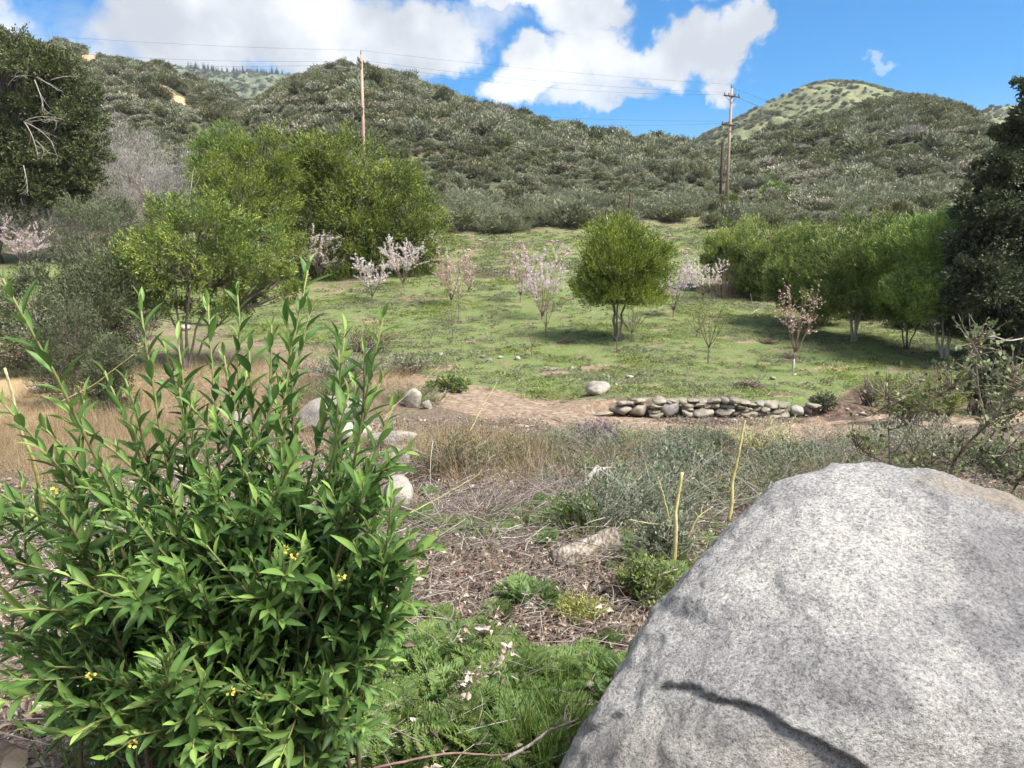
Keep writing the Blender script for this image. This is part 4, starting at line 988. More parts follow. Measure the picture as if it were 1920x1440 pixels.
wire(at(-200, 74, 86), PL + (-.1, .4, -1.2), 1.2, 'third wire from the left edge to the tall pole')
wire(at(-200, 185, 84), PL + (0, 0, -5.6), .8, 'low wire crossing the scarred hill to the tall pole')
wire(PL, PR, .3, 'highest wire between the two power poles')
wire(PL + (.2, 0, -1.0), PR + (-1.0, -.6, -1.0), .5, 'second wire between the two power poles')
wire(PL + (.2, .5, -1.1), PR + (.9, .3, -1.0), 1.0, 'third wire between the two power poles')
wire(PL + (0, 0, -5.4), PR + (-1.1, -.6, -4.2), .4, 'wire from the lower arm of the tall pole to the lower crossarm')
wire(PL + (0, .3, -5.6), PR + (1.1, .3, -4.2), .9, 'slack lower wire between the two power poles')
wire(PL + (0, 0, -8.2), at(1350, 272, 84), .4, 'lowest wire crossing the broad hill to the dark post')
for i, (z, px, py, lab) in enumerate([(0, 1990, 330, 'highest wire falling from the right pole to the dark oak'), (-1.0, 1990, 352, 'second wire falling from the right pole to the dark oak'), (-1.1, 1990, 372, 'third wire falling from the right pole to the dark oak'), (-4.2, 1990, 420, 'lower wire falling from the right pole to the dark oak'), (-4.4, 1990, 432, 'lowest wire falling from the right pole to the dark oak')]):
    wire(PR + (.4 * (i - 2), 0, z), at(px, py, 52), .8, lab, .008)
# ------------------------------------------------------------------ rocks
def plane_radius(D, n, h, p=9):
    return (np.maximum(D @ n.T / h[None], 0) ** p).sum(1) ** (-1 / p)
_ico = {}
def ico(sub):
    if sub not in _ico:
        bm = bmesh.new(); bmesh.ops.create_icosphere(bm, subdivisions=sub, radius=1)
        bm.verts.ensure_lookup_table()
        _ico[sub] = (np.array([v.co[:] for v in bm.verts]), np.array([[v.index for v in f.verts] for f in bm.faces])); bm.free()
    return _ico[sub]
def rock_mesh(name, seed, mat, sub=4, nplanes=14, p=13, rough=.07):
    V, F = ico(sub); r_ = rng(seed); n = rdir(r_, nplanes); h = r_.uniform(.62, 1.0, nplanes)
    n = np.concatenate([n, [[1, 0, 0], [-1, 0, 0], [0, 1, 0], [0, -1, 0], [0, 0, 1], [0, 0, -1]]]); h = np.concatenate([h, r_.uniform(.85, 1.05, 6)])
    D = unit(V); q = D * plane_radius(D, n, h, p)[:, None]
    q = q + D * (rough * 2.2 * fbm(q * 2.6 + seed, 4, seed) + rough * .8 * fbm(q * 9 + seed, 3, seed + 3))[:, None]
    return MB().add(q, F).mesh(name, mat, True)

def granite(name, dark=1.0, warm=0.0, scale=1.0, big=False):
    m, t, N, L = nodes_of(name)
    tc_ = N('ShaderNodeTexCoord'); mp = N('ShaderNodeMapping'); mp.inputs['Scale'].default_value = (1, 1, 1.5) if big else (1, 1, 1)
    L(tc_.outputs['Object'], mp.inputs[0]); P = mp.outputs[0]
    def noise(sc, d=4., r=.6):
        n = N('ShaderNodeTexNoise', i_Scale=sc * scale, i_Detail=d, i_Roughness=r); L(P, n.inputs['Vector']); return n.outputs['Fac']
    def mth(op, a, b):
        n = N('ShaderNodeMath', operation=op)
        for i, v in enumerate((a, b)):
            if isinstance(v, (int, float)): n.inputs[i].default_value = v
            else: L(v, n.inputs[i])
        return n.outputs[0]
    def mixc(f, a, b, bt='MIX'):
        n = N('ShaderNodeMix', data_type='RGBA', blend_type=bt)
        for i, v in ((0, f), (6, a), (7, b)):
            if isinstance(v, float): n.inputs[i].default_value = v
            elif isinstance(v, tuple): n.inputs[i].default_value = (*v, 1)
            else: L(v, n.inputs[i])
        return n.outputs[2]
    grain = noise(150., 5., .75); fine = noise(420., 2., .6); stain = noise(2.2, 5., .6); mid = noise(22., 5., .65)
    r = ramp(N, [(.34, (.07, .068, .07)), (.42, (.23, .225, .225)), (.48, (.38, .37, .368)), (.55, (.50, .49, .478)), (.65, (.68, .67, .65))])
    L(mth('ADD', mth('MULTIPLY', grain, .72), mth('MULTIPLY', fine, .28)), r.inputs[0]); col = r.outputs[0]
    rs = ramp(N, [(.36, (.5, .5, .52)), (.47, (.82, .81, .80)), (.56, (1.0, .99, .97)), (.66, (1.12, 1.1, 1.06))]); L(stain, rs.inputs[0])
    col = mixc(1.0, col, rs.outputs[0], 'MULTIPLY')
    rm = ramp(N, [(.36, (.70, .70, .73)), (.55, (1, 1, 1))]); L(mid, rm.inputs[0]); col = mixc(.6, col, rm.outputs[0], 'MULTIPLY')
    at_ = N('ShaderNodeAttribute', attribute_name='tint')
    if big:   # ochre weathering crust patch and lower rusty staining
        mr = N('ShaderNodeMapRange'); mr.inputs['From Min'].default_value = .6; mr.inputs['From Max'].default_value = .95; L(at_.outputs['Fac'], mr.inputs['Value'])
        crust = ramp(N, [(.35, (.19, .165, .135)), (.6, (.33, .29, .24))]); L(grain, crust.inputs[0])
        col = mixc(mr.outputs[0], col, crust.outputs[0])
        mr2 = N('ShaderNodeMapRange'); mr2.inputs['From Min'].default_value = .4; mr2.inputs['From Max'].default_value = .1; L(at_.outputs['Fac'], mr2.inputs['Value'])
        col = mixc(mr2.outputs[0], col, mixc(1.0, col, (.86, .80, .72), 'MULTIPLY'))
    col = mixc(1.0, col, (dark * (1 + warm * .25), dark, dark * (1 - warm * .55)), 'MULTIPLY')
    oi = N('ShaderNodeObjectInfo'); mv = N('ShaderNodeMapRange'); mv.inputs['To Min'].default_value = .8 if not big else 1; mv.inputs['To Max'].default_value = 1.2 if not big else 1; L(oi.outputs['Random'], mv.inputs['Value'])
    h = N('ShaderNodeHueSaturation'); L(mv.outputs[0], h.inputs['Value']); L(col, h.inputs['Color'])
    p = N('ShaderNodeBsdfPrincipled', i_Roughness=.82); p.inputs['Specular IOR Level'].default_value = .3
    L(h.outputs[0], p.inputs['Base Color'])
    b = N('ShaderNodeBump', i_Strength=.9 if big else .6, i_Distance=.011 if big else .012); L(mth('ADD', grain, mth('MULTIPLY', mid, 1.6)), b.inputs['Height']); L(b.outputs[0], p.inputs['Normal'])
    o = N('ShaderNodeOutputMaterial'); L(p.outputs[0], o.inputs[0])
    return m
M_boulder = granite('speckled granite', .97, .07, .7, True)
M_rock = granite('pale rock', .92, .25, .14)
M_wallrock = granite('brownish wall stone', .66, .36, .1)
M_greyrock = granite('grey rock', .85, .12, .16)

BC = np.array([1.3, 1.95, .25])
BP = np.array([[0.707, -0.017, 0.707, 1.595], [-0.858, 0.48, 0.183, 0.934], [-0.675, -0.194, 0.712, 1.071], [0.201, -0.382, 0.902, 0.634], [-0.05, -0.98, -0.195, 0.647], [0.156, -0.941, -0.299, 0.722], [0.876, 0.181, -0.447, 0.666], [0.463, 0.771, 0.437, 0.479], [-0.276, -0.378, -0.884, 1.082], [0.66, -0.281, 0.697, 0.768], [-0.857, 0.474, 0.203, 1.417], [-0.399, -0.087, 0.913, 0.826], [-0.474, 0.177, -0.862, 1.649], [0.574, 0.778, -0.255, 1.244], [-0.507, 0.86, -0.058, 0.523], [-0.155, 0.617, 0.772, 0.88]])
def make_boulder():
    V, F = ico(8); D = unit(V); q = D * plane_radius(D, BP[:, :3], BP[:, 3])[:, None]
    fa = np.abs(fbm(q * 3.1 + 5, 3, 12)) ; q = q + D * (.028 * fbm(q * 2.0 + 3, 3, 2) - .045 * fa + .042 * fbm(q * 5.5 + 9, 4, 5) - .03 * np.abs(fbm(q * 9 + 1, 3, 15)) + .022 * fbm(q * 15 + 2, 3, 6) + .009 * fbm(q * 40, 3, 8))[:, None] + D * .012
    W = q + BC
    px, py = project(W)
    # undercut ledge: rock below this line has spalled away
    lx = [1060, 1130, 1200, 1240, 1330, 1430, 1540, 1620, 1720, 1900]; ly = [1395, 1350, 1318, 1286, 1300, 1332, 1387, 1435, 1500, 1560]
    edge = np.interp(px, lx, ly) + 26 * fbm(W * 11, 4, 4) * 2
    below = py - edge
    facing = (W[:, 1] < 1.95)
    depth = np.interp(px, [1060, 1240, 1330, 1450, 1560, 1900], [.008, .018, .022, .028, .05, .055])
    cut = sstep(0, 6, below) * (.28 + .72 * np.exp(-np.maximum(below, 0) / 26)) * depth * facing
    lip = np.exp(-((below + 9) / 9) ** 2) * .008 * facing
    n2 = D.copy(); n2[:, 1] -= .6; n2 = unit(n2)
    q = q - n2 * cut[:, None] + n2 * lip[:, None]
    # shallow second crack and hollow
    e2 = np.interp(px, [1200, 1300, 1420, 1520], [1100, 1180, 1215, 1205]); q = q - D * (.012 * np.exp(-((py - e2) / 40) ** 2) * sstep(1180, 1260, px) * (1 - sstep(1450, 1560, px)) * facing)[:, None]
    W = q + BC; px, py = project(W)
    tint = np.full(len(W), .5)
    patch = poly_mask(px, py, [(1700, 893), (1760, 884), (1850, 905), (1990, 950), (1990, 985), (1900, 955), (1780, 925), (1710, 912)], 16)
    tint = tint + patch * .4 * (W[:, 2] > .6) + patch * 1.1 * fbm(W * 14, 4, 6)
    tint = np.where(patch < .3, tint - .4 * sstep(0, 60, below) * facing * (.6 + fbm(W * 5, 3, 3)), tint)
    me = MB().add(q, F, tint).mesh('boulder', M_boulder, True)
    o = link('boulder', me, loc=BC)
    return tag(o, 'huge speckled grey granite boulder with a cracked ledge in front', 'boulder')
make_boulder()

RK = [rock_mesh('rock', 900 + i, M_rock, 4, nplanes=22, p=9) for i in range(7)]
RG = [rock_mesh('rock', 920 + i, M_greyrock, 4, rough=.07) for i in range(4)]
def rock(px, py, w, h, label, i, kind=RK, depth=.9, rz=None, name='rock', group=None, sink=.2, Y=None):
    """px,py: foot of the rock; w,h in photograph pixels"""
    B = gp(px, py) if Y is None else at(px, py, Y); m = mpp(B)
    o = link(name, kind[i % len(kind)], loc=B + np.array([0, w * m * .3, h * m * (.5 - sink)]))
    o.scale = (w * m * .5, w * m * .5 * depth, h * m * .56); o.rotation_euler = (0, 0, (i * 1.7) % 6.28 if rz is None else rz)
    return tag(o, label, 'rock', group)
for i, a in enumerate([
    (1122, 742, 60, 30, 'rounded grey rock above the left end of the stone wall'), (772, 765, 46, 46, 'upright cream rock beside the dirt track'), (800, 768, 24, 22, 'small brown rock leaning on the upright cream rock'),
    (738, 900, 95, 70, 'large pale rock behind the right side of the laurel'), (742, 962, 72, 72, 'grey rock in the litter at the laurel edge'), (728, 852, 110, 50, 'flat pale rock among the dry grass'),
    (600, 815, 150, 80, 'pale boulder seen through the laurel top shoots'), (440, 812, 60, 46, 'cream rock seen between the laurel shoots'), (650, 835, 90, 50, 'low white rock behind the laurel'),
    (10, 630, 80, 34, 'flat white rock at the left edge'), (76, 612, 50, 26, 'slanting white rock beside the grey-green brush'), (345, 622, 22, 14, 'white rock behind the young bay stems'),
    (978, 808, 34, 13, 'small flat pale rock on the track edge'), (70, 738, 60, 22, 'flat cream stone in the dry grass')]):
    rock(*a, i)
for i, a in enumerate([(826, 668, 12, 8), (905, 672, 14, 8), (918, 678, 14, 8), (938, 673, 16, 7), (970, 676, 14, 9), (1022, 693, 12, 6), (1035, 696, 22, 7), (1072, 695, 12, 10), (1180, 711, 20, 9), (1140, 710, 10, 8), (1132, 706, 8, 6), (1155, 725, 8, 7), (1150, 728, 7, 6), (1105, 722, 8, 5),
                       (900, 453, 14, 5), (878, 471, 12, 6), (870, 473, 9, 5), (1035, 455, 14, 5), (1045, 455, 9, 5), (1066, 473, 12, 6), (1217, 428, 10, 7), (1255, 445, 10, 6), (1290, 470, 10, 5), (885, 512, 18, 5), (930, 512, 22, 5), (960, 515, 14, 5), (1450, 713, 16, 9), (1728, 718, 18, 8), (1620, 780, 16, 8), (1590, 775, 10, 7), (1606, 781, 9, 6), (1195, 290, 12, 10), (1205, 308, 10, 8), (1540, 268, 14, 8), (1545, 275, 10, 6), (1400, 378, 12, 7), (1415, 381, 14, 6), (1394, 388, 10, 5), (990, 505, 12, 4), (840, 500, 10, 4), (820, 540, 12, 4)]):
    rock(*a, 'small pale stone lying in the grass field' if a[1] > 420 else 'pale stone showing among the hillside scrub', i, group='stones in the grass field' if a[1] > 420 else 'stones among the hillside scrub')

# dry stone wall, stone by stone
def stone_wall():
    A = gp(1118, 762)
    root = thing('stone_wall', (WALLX0, WALLY, float(base_h(np.array([WALLX0]), np.array([WALLY - .2]))[0])), 'low dry stone wall of rounded brown stones beside the track', 'wall')
    meshes = [rock_mesh('stone', 940 + i, M_wallrock, 3, p=14) for i in range(9)] + [rock_mesh('stone', 960 + i, M_greyrock, 3, p=8) for i in range(3)]
    big = {1255: (34, 30, 1), 1165: (40, 22, 0), 1197: (28, 26, 0), 1320: (44, 20, 0), 1497: (28, 26, 1)}
    r_ = rng(33); n = 0
    m = WALLY * 1.02 / FPX
    px2x = lambda px: (px - 960) * m
    top = lambda px: np.interp(px, [1115, 1150, 1200, 1260, 1350, 1440, 1515], [.16, .3, .4, .43, .43, .38, .3])
    def stone(x, z, w, h, g=0):
        y = WALLY + .04 * r_.normal() + .1 * z - .03 * w
        zb = float(base_h(np.array([x]), np.array([WALLY - .25]))[0])
        o = link('stone', meshes[r_.integers(9, 12) if g else r_.integers(0, 9)], root)
        o.location = Vector((x, y, zb + z)) - root.location; o.scale = (w * .54, .17 + w * .22, h * .56)
        o.rotation_euler = (r_.normal() * .15, r_.normal() * .12, r_.normal() * .4)
    for px, (w, h, g) in big.items(): stone(px2x(px), h * m * .42, w * m, h * m, g)
    for row in range(5):
        px = 1112 + r_.uniform(0, 8)
        while px < 1516:
            w = r_.uniform(13, 30) if row else r_.uniform(16, 36); h = r_.uniform(9, 13)
            z = .055 + row * .105 + .018 * r_.normal(); c = px + w / 2
            if z < top(c) - .02 and not any(abs(c - b) < v[0] * .5 + w * .2 and z < v[1] * m * .85 for b, v in big.items()):
                stone(px2x(c), z, w * m * 1.02, h * m * 1.05, r_.random() < .08)
            px += w * .84
    return root
stone_wall()

# ------------------------------------------------------------------ big laurel in the foreground
M_laurel = leaf_mat('laurel leaf', [(0, (0.048, 0.087, 0.027)), (0.35, (0.108, 0.193, 0.05)), (0.6, (0.184, 0.3, 0.074)), (0.85, (0.302, 0.45, 0.109)), (1, (0.478, 0.634, 0.167))], .45, .36, .12, .35, .02)
M_stem = leaf_mat('green laurel stem', [(0, (.07, .05, .03)), (.5, (.13, .12, .05)), (1, (.24, .27, .09))], .6, .0, .05)
M_yel = leaf_mat('yellow laurel flower', [(0, (.6, .52, .06)), (1, (.8, .72, .18))], .6, .3, .05)
LENS = lens(6, .16, .12)
MIDRIB = np.where(np.abs(LENS[0][:, 0]) < 1e-6, .10, 0.)
def laurel():
    r_ = rng(88)
    base = np.array([-.78, 2.02, 0.]); base[2] = float(base_h(base[:1], base[1:2])[0])
    root = thing('laurel_bush', base, 'large glossy green laurel bush with lance-shaped leaves in front', 'bush')
    tips = [(20, 760, 1.7), (110, 790, 1.75), (180, 700, 1.9), (330, 720, 1.9), (420, 650, 2.0), (505, 610, 2.0), (640, 690, 1.85), (60, 850, 1.7), (272, 560, 1.9), (575, 495, 2.05), (530, 560, 2.0), (706, 585, 1.72), (668, 610, 1.8), (455, 545, 2.15), (398, 572, 2.1), (232, 690, 1.85), (165, 745, 1.9), (620, 640, 1.95), (590, 590, 2.1),
            (770, 845, 1.62), (735, 760, 1.7), (820, 1030, 1.55), (800, 1012, 1.62), (752, 880, 1.68), (720, 925, 1.7), (790, 1075, 1.6), (762, 1130, 1.55), (745, 1190, 1.6), (735, 1230, 1.62), (700, 1290, 1.6), (60, 800, 1.7), (120, 860, 1.8), (-20, 520, 1.5), (330, 640, 2.05), (480, 650, 1.9), (690, 700, 1.9), (640, 730, 1.7)]
    for _ in range(54):
        tx = r_.uniform(-40, 745); tips.append((tx, r_.uniform(780 + .25 * abs(tx - 480), 1330), r_.uniform(1.48, 2.1)))
    for _ in range(20): tips.append((r_.uniform(60, 690), r_.uniform(1300, 1415), r_.uniform(1.5, 1.75)))
    tips = [t for t in tips if not (t[1] < 900 and t[0] < 90 and r_.random() < .3)]
    T = np.array([at(*t) for t in tips]) - base; n = len(T)
    b = r_.normal(size=(n, 3)) * np.array([.16, .12, 0]); b[:, 2] = -.03; b[:, 0] += T[:, 0] * .18
    p1 = b + (T - b) * np.array([.42, .42, .5]); p1[:, 2] += np.clip(.08 + .12 * np.hypot(T[:, 0], T[:, 1]), 0, .2)
    ypx = np.array([t[1] for t in tips]); lowt = ypx > 760; p1[lowt] = (b + (T - b) * np.array([.3, .3, .8]))[lowt]; p1[lowt, 2] += .06
    P = bez(b, p1, T, 14) + np.cumsum(r_.normal(size=(n, 14, 3)) * .0035, axis=1)
    st = MB(); V, F = tubes(P, taper(.0075, .0022, n, 14), 6); st.add(V, F, np.tile(np.repeat(np.linspace(.15, .95, 14), 6), n))
    # side shoots
    k = 8; s = r_.uniform(.3, .9, (n, k)); s = s * 13; i0 = np.minimum(s.astype(int), 12); f = (s - i0)[..., None]
    q0 = P[np.arange(n)[:, None], i0] * (1 - f) + P[np.arange(n)[:, None], i0 + 1] * f
    tg = unit(P[np.arange(n)[:, None], i0 + 1] - P[np.arange(n)[:, None], i0])
    d = unit(tg + rdir(r_, n * k).reshape(n, k, 3) * .9 + np.array([0, -.25, .35]))
    ln = r_.uniform(.1, .27, (n, k, 1)); q2 = q0 + d * ln + np.array([0, 0, .03]); q1 = q0 + d * ln * .55
    q0, q1, q2 = (q.reshape(-1, 3) for q in (q0, q1, q2))
    keep = np.ones(len(q2), bool); W = q2 + base; wx, wy = project(W); keep &= (wy > 640) & (W[:, 1] > 1.3) & (wx < 800) & (W[:, 2] > .03)
    # open top: fewer side shoots on the tall tips
    keep &= ~((wy < 900) & (r_.random(len(q2)) < .75)); keep &= ~((wx < 180) & (wy < 1050) & (r_.random(len(q2)) < .5))
    S2 = bez(q0, q1, q2, 8)[keep]
    V, F = tubes(S2, taper(.0035, .0016, len(S2), 8), 5); st.add(V, F, np.tile(np.repeat(np.linspace(.4, 1, 8), 5), len(S2)))
    link('stems', st.mesh('stems', M_stem, True), root)
    pos = []; along = []; nor = []; ll = []; lw = []; tint = []
    def put(P, s0, step):
        seg = np.linalg.norm(np.diff(P, axis=0), axis=1); L_ = seg.sum(); cum = np.concatenate([[0], np.cumsum(seg)])
        m_ = max(4, int(L_ * (1 - s0) / step)); a0 = r_.uniform(0, 6.28)
        for j in range(m_ + 1):
            u_ = s0 + (1 - s0) * j / m_; q = np.array([np.interp(u_ * L_, cum, P[:, c]) for c in range(3)])
            q_ = np.array([np.interp(min(u_ * L_ + .01, L_) , cum, P[:, c]) - np.interp(max(u_ * L_ - .01, 0), cum, P[:, c]) for c in range(3)]); t_ = unit(q_)
            e1 = unit(np.cross(t_, [.3, .1, 1.])); e2 = np.cross(t_, e1); a = a0 + j * 2.4
            rad_ = np.cos(a) * e1 + np.sin(a) * e2
            near = u_ > 1 - .04 / max(L_, .05)
            op = .65 + .5 * (1 - u_) + r_.normal() * .2 if not near else .35
            al = unit(t_ * 1.0 + rad_ * (op * 1.35) + np.array([0, 0, .12 - .3 * (1 - u_)]))
            nm = unit(t_ - al * (t_ @ al) + np.array([0, 0, .35]) + r_.normal(size=3) * .18)
            pos.append(q); along.append(al); nor.append(nm)
            L1 = (.074 if not near else .05) * r_.uniform(.55, 1.25); ll.append(L1); lw.append(L1 * r_.uniform(.2, .29))
            tint.append(np.clip(.20 + .34 * u_ ** 2 + r_.normal() * .12 + (.22 if near else 0) + (.5 if r_.random() < .02 else 0), 0, 1))
    for i in range(n): put(P[i], (.18 if tips[i][1] > 1150 else .34) if tips[i][1] > 760 else .5, .0205)
    for q in S2: put(q, .1, .0175)
    pos, along, nor = (np.array(v) for v in (pos, along, nor)); ll = np.array(ll); lw = np.array(lw); tint = np.array(tint)
    # the 300 that show largest are leaf parts of their own
    W = pos + base; vx, vy = project(W); dirv = unit(W - np.array([0, 0, CAMZ])); fac = np.abs((nor * dirv).sum(1)) + .25
    vis = (vx > 10) & (vx < 1000) & (vy > 380) & (vy < 1420)
    order = np.argsort(-(ll * fac / W[:, 1] ** 2.2 * vis)); pick = np.zeros(len(pos), bool); pick[order[:300]] = True
    tv, tf = LENS
    variants = [MB().add(tv, tf, np.clip(t + MIDRIB, 0, 1)).mesh('leaf', M_laurel, True) for t in (.12, .24, .36, .48, .6, .75)]
    a = unit(along); bb = unit(np.cross(a, nor)); nn = np.cross(bb, a)
    from mathutils import Matrix
    for i in np.where(pick)[0]:
        o = link('leaf', variants[int(np.argmin(np.abs(np.array([.12, .24, .36, .48, .6, .75]) - tint[i])))], root)
        M = np.eye(4); M[:3, 0] = bb[i] * lw[i]; M[:3, 1] = a[i] * ll[i]; M[:3, 2] = nn[i] * ll[i]; M[:3, 3] = pos[i]
        o.matrix_basis = Matrix(M.tolist())
    k_ = ~pick; V, F, kk = place(LENS, pos[k_], along[k_], nor[k_], ll[k_], lw[k_])
    o = link('leaves', MB().add(V, F, np.clip(np.repeat(tint[k_], kk) + np.tile(MIDRIB, k_.sum()), 0, 1)).mesh('leaves', M_laurel, True), root); o['kind'] = 'stuff'
    for px, py, Y in [(170, 1266, 1.5), (432, 1296, 1.48), (552, 1042, 1.55), (100, 922, 1.6), (536, 1030, 1.56), (250, 1395, 1.5), (640, 1080, 1.5)]:
        c = at(px, py, Y) - base; mb = MB(); d = rdir(r_, 14); leaves(mb, QUAD, c + d * .004, d, rdir(r_, 14), .008, .007, r_.random(14))
        link('flower', mb.mesh('flower', M_yel), root)
    print('laurel leaves', len(pos))
    return root
laurel()
# ------------------------------------------------------------------ ground cover meshes
M_litter = leaf_mat('fallen leaf', [(0, (0.107, 0.072, 0.051)), (0.4, (0.252, 0.175, 0.128)), (0.7, (0.407, 0.309, 0.236)), (1, (0.589, 0.513, 0.425))], .7, .15, .12)
M_straw = leaf_mat('dry straw', [(0, (0.227, 0.147, 0.075)), (0.5, (0.376, 0.275, 0.15)), (1, (0.524, 0.437, 0.279))], .7, .25, .12)
M_stick = leaf_mat('dead twig wood', [(0, (0.086, 0.066, 0.055)), (0.5, (0.229, 0.19, 0.162)), (1, (0.419, 0.371, 0.324))], .85, .0, .15)
M_fern = leaf_mat('feathery weed', [(0, (0.069, 0.116, 0.03)), (0.5, (0.138, 0.215, 0.054)), (1, (0.262, 0.325, 0.089))], .55, .35, .15)
M_grassb = leaf_mat('green grass blade', [(0, (0.071, 0.131, 0.024)), (0.5, (0.143, 0.226, 0.036)), (1, (0.262, 0.345, 0.071))], .55, .35, .15)
M_bluew = leaf_mat('blue-green brush leaf', [(0, (0.084, 0.119, 0.07)), (0.5, (0.161, 0.21, 0.119)), (1, (0.28, 0.329, 0.196))], .6, .25, .15)
M_yelst = leaf_mat('yellow stem', [(0, (.30, .27, .09)), (.5, (.46, .42, .17)), (1, (.62, .58, .3))], .7, .05, .08)

def field_mat():
    m, t, N, L = nodes_of('field grass')
    g = N('ShaderNodeNewGeometry'); n1 = N('ShaderNodeTexNoise', i_Scale=.33, i_Detail=4., i_Roughness=.6); L(g.outputs['Position'], n1.inputs['Vector'])
    at_ = N('ShaderNodeAttribute', attribute_name='tint')
    r1 = ramp(N, [(0, (.13, .15, .08)), (.5, (.215, .24, .13)), (1, (.38, .36, .22))]); L(at_.outputs['Fac'], r1.inputs[0])
    r2 = ramp(N, [(0, (.13, .175, .04)), (.5, (.22, .28, .065)), (1, (.34, .37, .12))]); L(at_.outputs['Fac'], r2.inputs[0])
    mr = N('ShaderNodeMapRange'); mr.inputs['From Min'].default_value = .48; mr.inputs['From Max'].default_value = .62; L(n1.outputs['Fac'], mr.inputs['Value'])
    mx_ = N('ShaderNodeMix', data_type='RGBA'); L(mr.outputs[0], mx_.inputs[0]); L(r1.outputs[0], mx_.inputs[6]); L(r2.outputs[0], mx_.inputs[7])
    oi = N('ShaderNodeObjectInfo'); mv = N('ShaderNodeMapRange'); mv.inputs['To Min'].default_value = .75; mv.inputs['To Max'].default_value = 1.25; L(oi.outputs['Random'], mv.inputs['Value'])
    h = N('ShaderNodeHueSaturation'); L(mv.outputs[0], h.inputs['Value']); L(mx_.outputs[2], h.inputs['Color'])
    p = N('ShaderNodeBsdfPrincipled', i_Roughness=.6); p.inputs['Specular IOR Level'].default_value = .25; L(h.outputs[0], p.inputs['Base Color'])
    tr = N('ShaderNodeBsdfTranslucent'); L(h.outputs[0], tr.inputs['Color']); ms = N('ShaderNodeMixShader'); ms.inputs[0].default_value = .35
    L(p.outputs[0], ms.inputs[1]); L(tr.outputs[0], ms.inputs[2]); o = N('ShaderNodeOutputMaterial'); L(ms.outputs[0], o.inputs[0])
    return m
M_field = field_mat()

BLADE = (np.array([[-.5, 0, 0], [.5, 0, 0], [.35, .55, -.03], [-.35, .55, -.03], [0, 1, -.16]]), [np.array([[0, 1, 2, 3]]), np.array([[3, 2, 4]])])
def blades(mb, r_, n, rad, h, w, lean, tint=None, mat=0):
    b = np.stack([r_.normal(size=n) * rad * .5, r_.normal(size=n) * rad * .5, np.full(n, -.01)], -1)
    al = unit(np.stack([r_.normal(size=n) * lean, r_.normal(size=n) * lean, np.ones(n)], -1)); nm = unit(np.stack([r_.normal(size=n), r_.normal(size=n), np.full(n, .3)], -1))
    L_ = h * r_.uniform(.5, 1.15, n); t_ = r_.random(n) if tint is None else np.clip(r_.normal(tint, .18, n), 0, 1)
    tv = BLADE[0]; a = unit(al); bb = unit(np.cross(a, nm)); nn = np.cross(bb, a)
    V = b[:, None] + tv[None, :, 0:1] * w * bb[:, None] + tv[None, :, 1:2] * L_[:, None, None] * a[:, None] + tv[None, :, 2:3] * L_[:, None, None] * nn[:, None]
    o_ = (np.arange(n) * 5)[:, None, None]
    mb.add(V, [(f[None] + o_).reshape(-1, f.shape[1]) for f in BLADE[1]], np.repeat(t_, 5), mat)
def curls(mb, r_, n, rad, size, mat=0, zs=.03):
    pos = np.stack([r_.normal(size=n) * rad * .5, r_.normal(size=n) * rad * .5, r_.uniform(0, zs, n)], -1)
    al = unit(rdir(r_, n) * np.array([1, 1, .45])); nm = unit(rdir(r_, n) * .8 + np.array([0, 0, .8]))
    t4 = lens(2, .5, .5); leaves(mb, t4, pos, al, nm, size * r_.uniform(.6, 1.3, n), size * .42 * r_.uniform(.7, 1.3, n), r_.random(n), mat)
def sticks(mb, r_, n, rad, ln, thick, mat=0, flat=.15, zs=.05, kink=.1):
    c = np.stack([r_.normal(size=n) * rad * .5, r_.normal(size=n) * rad * .5, r_.uniform(0, zs, n)], -1)
    d = unit(rdir(r_, n) * np.array([1, 1, flat])); L_ = ln * r_.uniform(.4, 1.3, n)[:, None]
    p0 = c - d * L_ / 2; p2 = c + d * L_ / 2; p1 = c + r_.normal(size=(n, 3)) * L_ * kink
    V, F = tubes(bez(p0, p1, p2, 5), taper(thick, thick * .4, n, 5), 4); mb.add(V, F, np.repeat(r_.random(n), 20), mat)
def litter_patch(seed):
    r_ = rng(seed); mb = MB(); curls(mb, r_, 22, .24, .043); sticks(mb, r_, 7, .24, .2, .0018, 1); return mb.mesh('litter', [M_litter, M_stick])
def stick_patch(seed):
    r_ = rng(seed); mb = MB(); sticks(mb, r_, 12, .35, .42, .003, 0, .3, .10); return mb.mesh('twigs', [M_stick])
def straw_tuft(seed, h=.55, n=46, lean=.35):
    r_ = rng(seed); mb = MB(); blades(mb, r_, n, .14, h, .0045, lean); return mb.mesh('straw', [M_straw])
